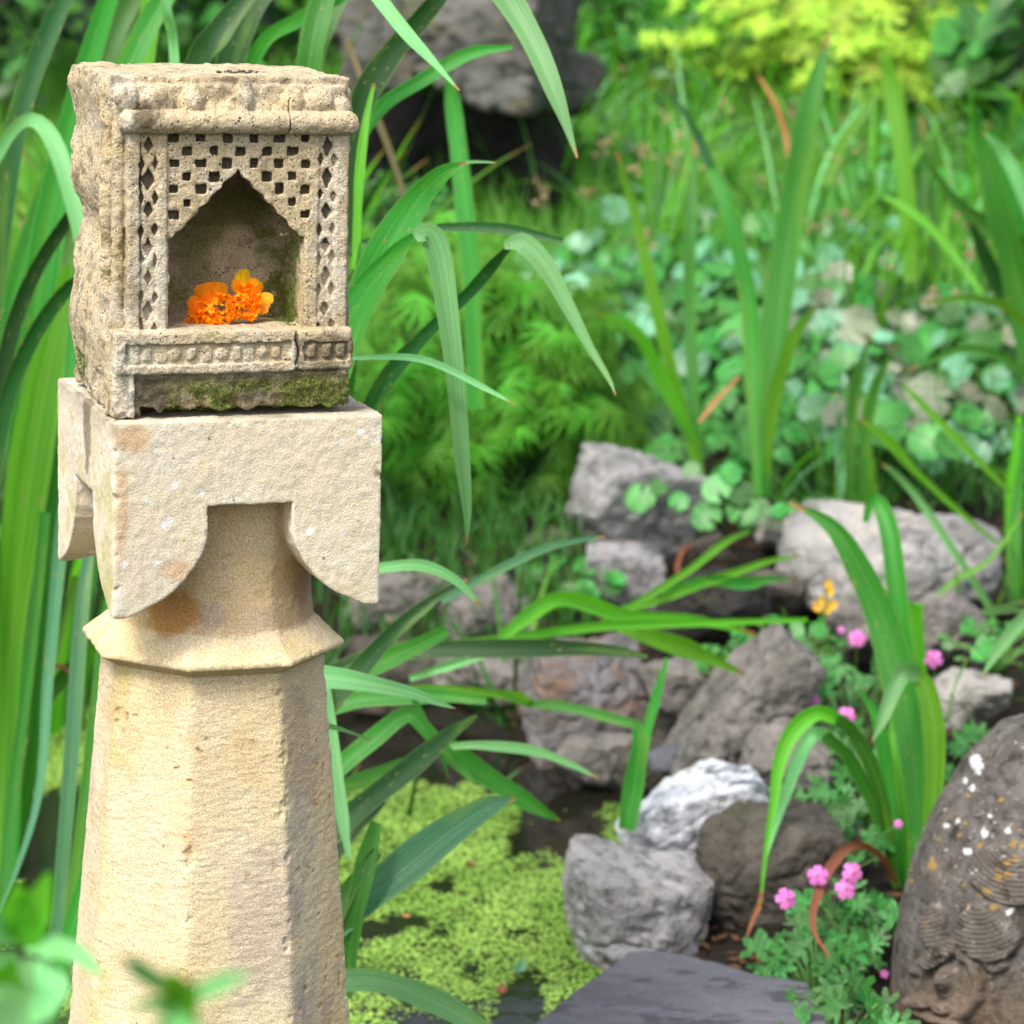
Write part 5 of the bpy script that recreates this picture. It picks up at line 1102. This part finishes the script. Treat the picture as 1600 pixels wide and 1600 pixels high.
def shrub(name, label, cat, c, rads, n, meshes, mat, size, seed, droop, keep=300, trunk_to=None, shell=.55, clumps=26, face=-.5):
    r = random.Random(seed); root = thing(name, label, cat, (c[0], c[1], trunk_to if trunk_to is not None else gz(c[0], c[1])))
    off = Vector(c) - root.location; cl = []
    for _ in range(clumps):
        v = Vector((r.gauss(0, 1), r.gauss(-.2, 1), r.gauss(.1, 1))).normalized() * r.uniform(shell, 1); cl.append((Vector((v.x * rads[0], v.y * rads[1], v.z * rads[2])), r.uniform(.6, 1.3)))
    X = []
    for k in range(n):
        b, s = r.choice(cl); P = off + b + Vector((r.gauss(0, 1) * rads[0], r.gauss(0, 1) * rads[1], r.gauss(0, 1) * rads[2])) * .14 * s
        o = b.normalized(); nv = Vector((o.x * .5 + r.uniform(-.5, .5), face + r.uniform(-.5, .4), 1.0 - droop + r.uniform(-.3, .3)))
        X.append(place(P, nv, 3.14 + r.uniform(-1.1, 1.1) if droop > .3 else r.uniform(0, 6.28), size * r.uniform(.6, 1.2)))
    many_leaves(meshes, X, 'leaf', mat, root, keep)
    br = []
    for b, s in cl: br.append(tube(spline(np.array([[0, 0, -.05], tuple(off * .45), tuple(off + b * .6), tuple(off + b)]), 8), np.linspace(.012, .002, 8) * max(1, rads[0] * 1.6), 5))
    V, F, uv = merge(br); link('branches', npmesh('branches', V, F, M['bark'], True, uv), root)
    return root
c = pt(770, 640, 6.75)
shrub('maple_shrub', 'low green cut-leaf maple with feathery drooping foliage right of the capital', 'shrub', c, (.36, .26, .36), 760, MESH['lace'], M['lace'], .095, 21, .55, 300, gz(c[0], c[1]))
c = pt(640, 560, 7.3)
shrub('maple_shrub', 'feathery green maple mound further back behind the bending iris leaves', 'shrub', c, (.4, .25, .34), 600, MESH['lace'], M['lace'], .085, 22, .5, 250, gz(c[0], c[1]))
c = pt(1350, 70, 9.4)
shrub('golden_maple', 'golden yellow-green maple at the top right', 'tree', c, (.66, .35, .27), 400, MESH['gold'], M['gold'], .082, 23, .15, 300, gz(c[0], c[1]), .3, 34)
c = pt(1480, 130, 9.3)
shrub('golden_maple', 'bright yellow maple branch low on the right under the golden maple', 'tree', c, (.26, .25, .1), 110, MESH['gold'], M['gold'], .075, 24, .1, 240, gz(c[0], c[1]), .3, 12)
HB = [(-2.2, 9.5, 1.2, 'dark green hedge bush behind the left irises'), (-1.0, 10.2, 1.3, 'green hedge bush behind the shrine'), (.3, 11.2, 1.5, 'loose green bush above the big boulder'), (1.7, 11.6, 1.5, 'green bush behind the golden maple'), (2.9, 10.6, 1.5, 'dark green bush in the top right corner')]
for k, (x, y, h, lb) in enumerate(HB):
    shrub('hedge_bush', lb, 'bush', (x, y, gz(x, y) + h * .55), (.95, .5, h * .62), 2600, MESH['shrub'], M['shrub'], .10, 40 + k, .1, 200, None, .35, 70)
c = pt(985, 60, 9.6)
shrub('leafy_shrub', 'fresh green shrub between the big boulder and the golden maple', 'bush', c, (.38, .3, .38), 900, MESH['shrub'], M['lace'], .06, 51, .1, 200, gz(c[0], c[1]), .3, 40)
c = pt(1590, 80, 8.9)
shrub('leafy_shrub', 'large leaved dark shrub at the right edge by the yellow branch', 'bush', c, (.2, .2, .26), 120, MESH['shrub'], M['shrub'], .17, 52, .3, 120, gz(c[0], c[1]), .3, 14)
c = pt(590, 330, 7.6)
shrub('leafy_shrub', 'small light green shrub in front of the dark hollow', 'bush', c, (.20, .15, .12), 240, MESH['shrub'], M['lace'], .045, 53, .1, 240, gz(c[0], c[1]), .3, 16)

# grass and ground cover
def grass(name, label, x0, x1, y0, y1, n, h, w, mat, seed, keepf=None, lean=.5):
    g = np.random.default_rng(seed); x = g.uniform(x0, x1, n); y = g.uniform(y0, y1, n)
    if keepf is not None: k = keepf(x, y, g); x, y = x[k], y[k]; n = len(x)
    z = ground(x, y); az = g.random(n) * 6.28; H = h * g.uniform(.4, 1.15, n); ln = g.uniform(.05, lean, n); ww = w * g.uniform(.6, 1.3, n)
    hx, hy = np.cos(az), np.sin(az); fa = g.uniform(-.8, .8, n); sx, sy = np.cos(fa), np.sin(fa)
    V = []
    for q, wq in ((0, 1), (.45, .85), (.8, .5), (1, 0.04)):
        cx = x + hx * H * ln * q * q; cy = y + hy * H * ln * q * q; cz = z - .01 + H * q * (1 - .35 * ln * q)
        V += [np.stack([cx - sx * ww * wq / 2, cy - sy * ww * wq / 2, cz], 1), np.stack([cx + sx * ww * wq / 2, cy + sy * ww * wq / 2, cz], 1)]
    V = np.stack(V, 1).reshape(-1, 3); b = np.arange(n)[:, None] * 8
    F = np.concatenate([b + np.array([0, 1, 3, 2]), b + np.array([2, 3, 5, 4]), b + np.array([4, 5, 7, 6])]); uv = np.tile([[0, 0], [1, 0], [0, .45], [1, .45], [0, .8], [1, .8], [0, 1], [1, 1]], (n, 1)) + np.repeat(np.stack([g.random(n) * 9, np.zeros(n)], 1), 8, 0)
    stuff(tag(link(name, npmesh(name, V, F, M[mat], True, uv)), label, 'grass'))
def vis(x, y, g): return (np.abs(x) < y * .21 + .25) & ~((y < 7.0) & (x < .55) & (x > -.9))
grass('grass', 'fine bright grass filling the slope behind the round-leaved mounds', -1.9, 2.4, 7.9, 12, 26000, .30, .008, 'grass', 1, vis, .8)
grass('ground_cover', 'low green ground cover between the plants in the bed', -1.9, 2.2, 6.5, 8.3, 14000, .11, .010, 'shrub', 2, vis, .9)
grass('waterside_grass', 'sparse grass along the far pond edge', -2.0, .2, 5.95, 6.7, 2600, .16, .008, 'shrub', 3, None, .9)
grass('lawn', 'rough grass on the near bank round the pillar base', -2.5, 1.8, 1.0, 3.72, 16000, .10, .006, 'grass', 4, None, .7)
def litter():
    g = np.random.default_rng(8); n = 5200; x = g.uniform(-.9, 1.6, n); y = g.uniform(4.1, 7.2, n); k = poly_sd(x, y, POND) > .02; x, y = x[k], y[k]; n = len(x); z = ground(x, y) + .006
    a = g.random(n) * 6.28; L = g.uniform(.006, .02, n); q = [(-1, 0), (-.2, .42), (1, .1), (.1, -.4)]; V = []
    for u, v in q: V.append(np.stack([x + (np.cos(a) * u - np.sin(a) * v) * L, y + (np.sin(a) * u + np.cos(a) * v) * L, z + g.uniform(-.003, .008, n)], 1))
    V = np.stack(V, 1).reshape(-1, 3); uv = np.repeat(g.random((n, 2)) * 9, 4, 0)
    stuff(tag(link('leaf_litter', npmesh('leaf_litter', V, np.arange(4 * n).reshape(-1, 4), M['litter'], False, uv)), 'brown bits of dead leaf scattered on the soil between the rocks', 'leaf litter'))
litter()

# ------------------------------------------------------------ blurred plants close to the lens
def near_plant(label, px, py, d, leaves, mat2='fresh'):
    c = pt(px, py, d); root = thing('nettle_plant', label, 'plant', (c[0], c[1], gz(c[0], c[1])))
    V, F, uv = tube(spline(np.array([[0, 0, 0], [.01, .0, c[2] * .5], [0, 0, c[2] - gz(c[0], c[1])]]), 8), np.linspace(.005, .0035, 8), 6); link('stem', npmesh('stem', V, F, M['stem'], True, uv), root)
    for mt, q in leaves: strap(root, mt, d, d - .03, [(a, b_, w * 1.45) for a, b_, w in q], 10, .12)
near_plant('young plant with pointed leaves, blurred close in front of the pillar shaft', 278, 1545, 1.36, [
    ('light', [(275, 1550, 10), (240, 1530, 26), (210, 1508, 22), (185, 1490, 3)]), ('light', [(290, 1555, 10), (325, 1545, 26), (360, 1530, 18), (395, 1522, 3)]), ('fresh', [(280, 1580, 26), (280, 1555, 44), (272, 1530, 32), (270, 1515, 6)]),
    ('light', [(275, 1570, 10), (240, 1568, 20), (200, 1572, 3)]), ('light', [(285, 1560, 16), (290, 1600, 36), (300, 1650, 30), (305, 1700, 5)]), ('light', [(275, 1570, 16), (262, 1610, 34), (240, 1660, 24), (235, 1690, 4)]),
    ('fresh', [(270, 1590, 30), (285, 1570, 50), (300, 1550, 30), (310, 1540, 5)])])
near_plant('leafy plant blurred in the lower left corner', 45, 1450, 1.75, [
    ('fresh', [(40, 1480, 20), (48, 1440, 46), (62, 1405, 36), (78, 1362, 4)]), ('fresh', [(40, 1470, 30), (35, 1440, 60), (30, 1400, 30), (25, 1380, 4)]), ('light', [(40, 1480, 12), (80, 1480, 28), (120, 1490, 24), (165, 1530, 3)]), ('light', [(30, 1500, 20), (0, 1520, 60), (-40, 1540, 50), (-80, 1550, 5)]),
    ('light', [(40, 1500, 20), (45, 1550, 60), (30, 1600, 70), (20, 1660, 20)]), ('light', [(30, 1470, 14), (-10, 1450, 36), (-50, 1440, 5)]), ('fresh', [(10, 1560, 20), (12, 1530, 40), (20, 1500, 10)]), ('light', [(60, 1500, 14), (80, 1540, 40), (60, 1580, 30), (50, 1600, 5)])])
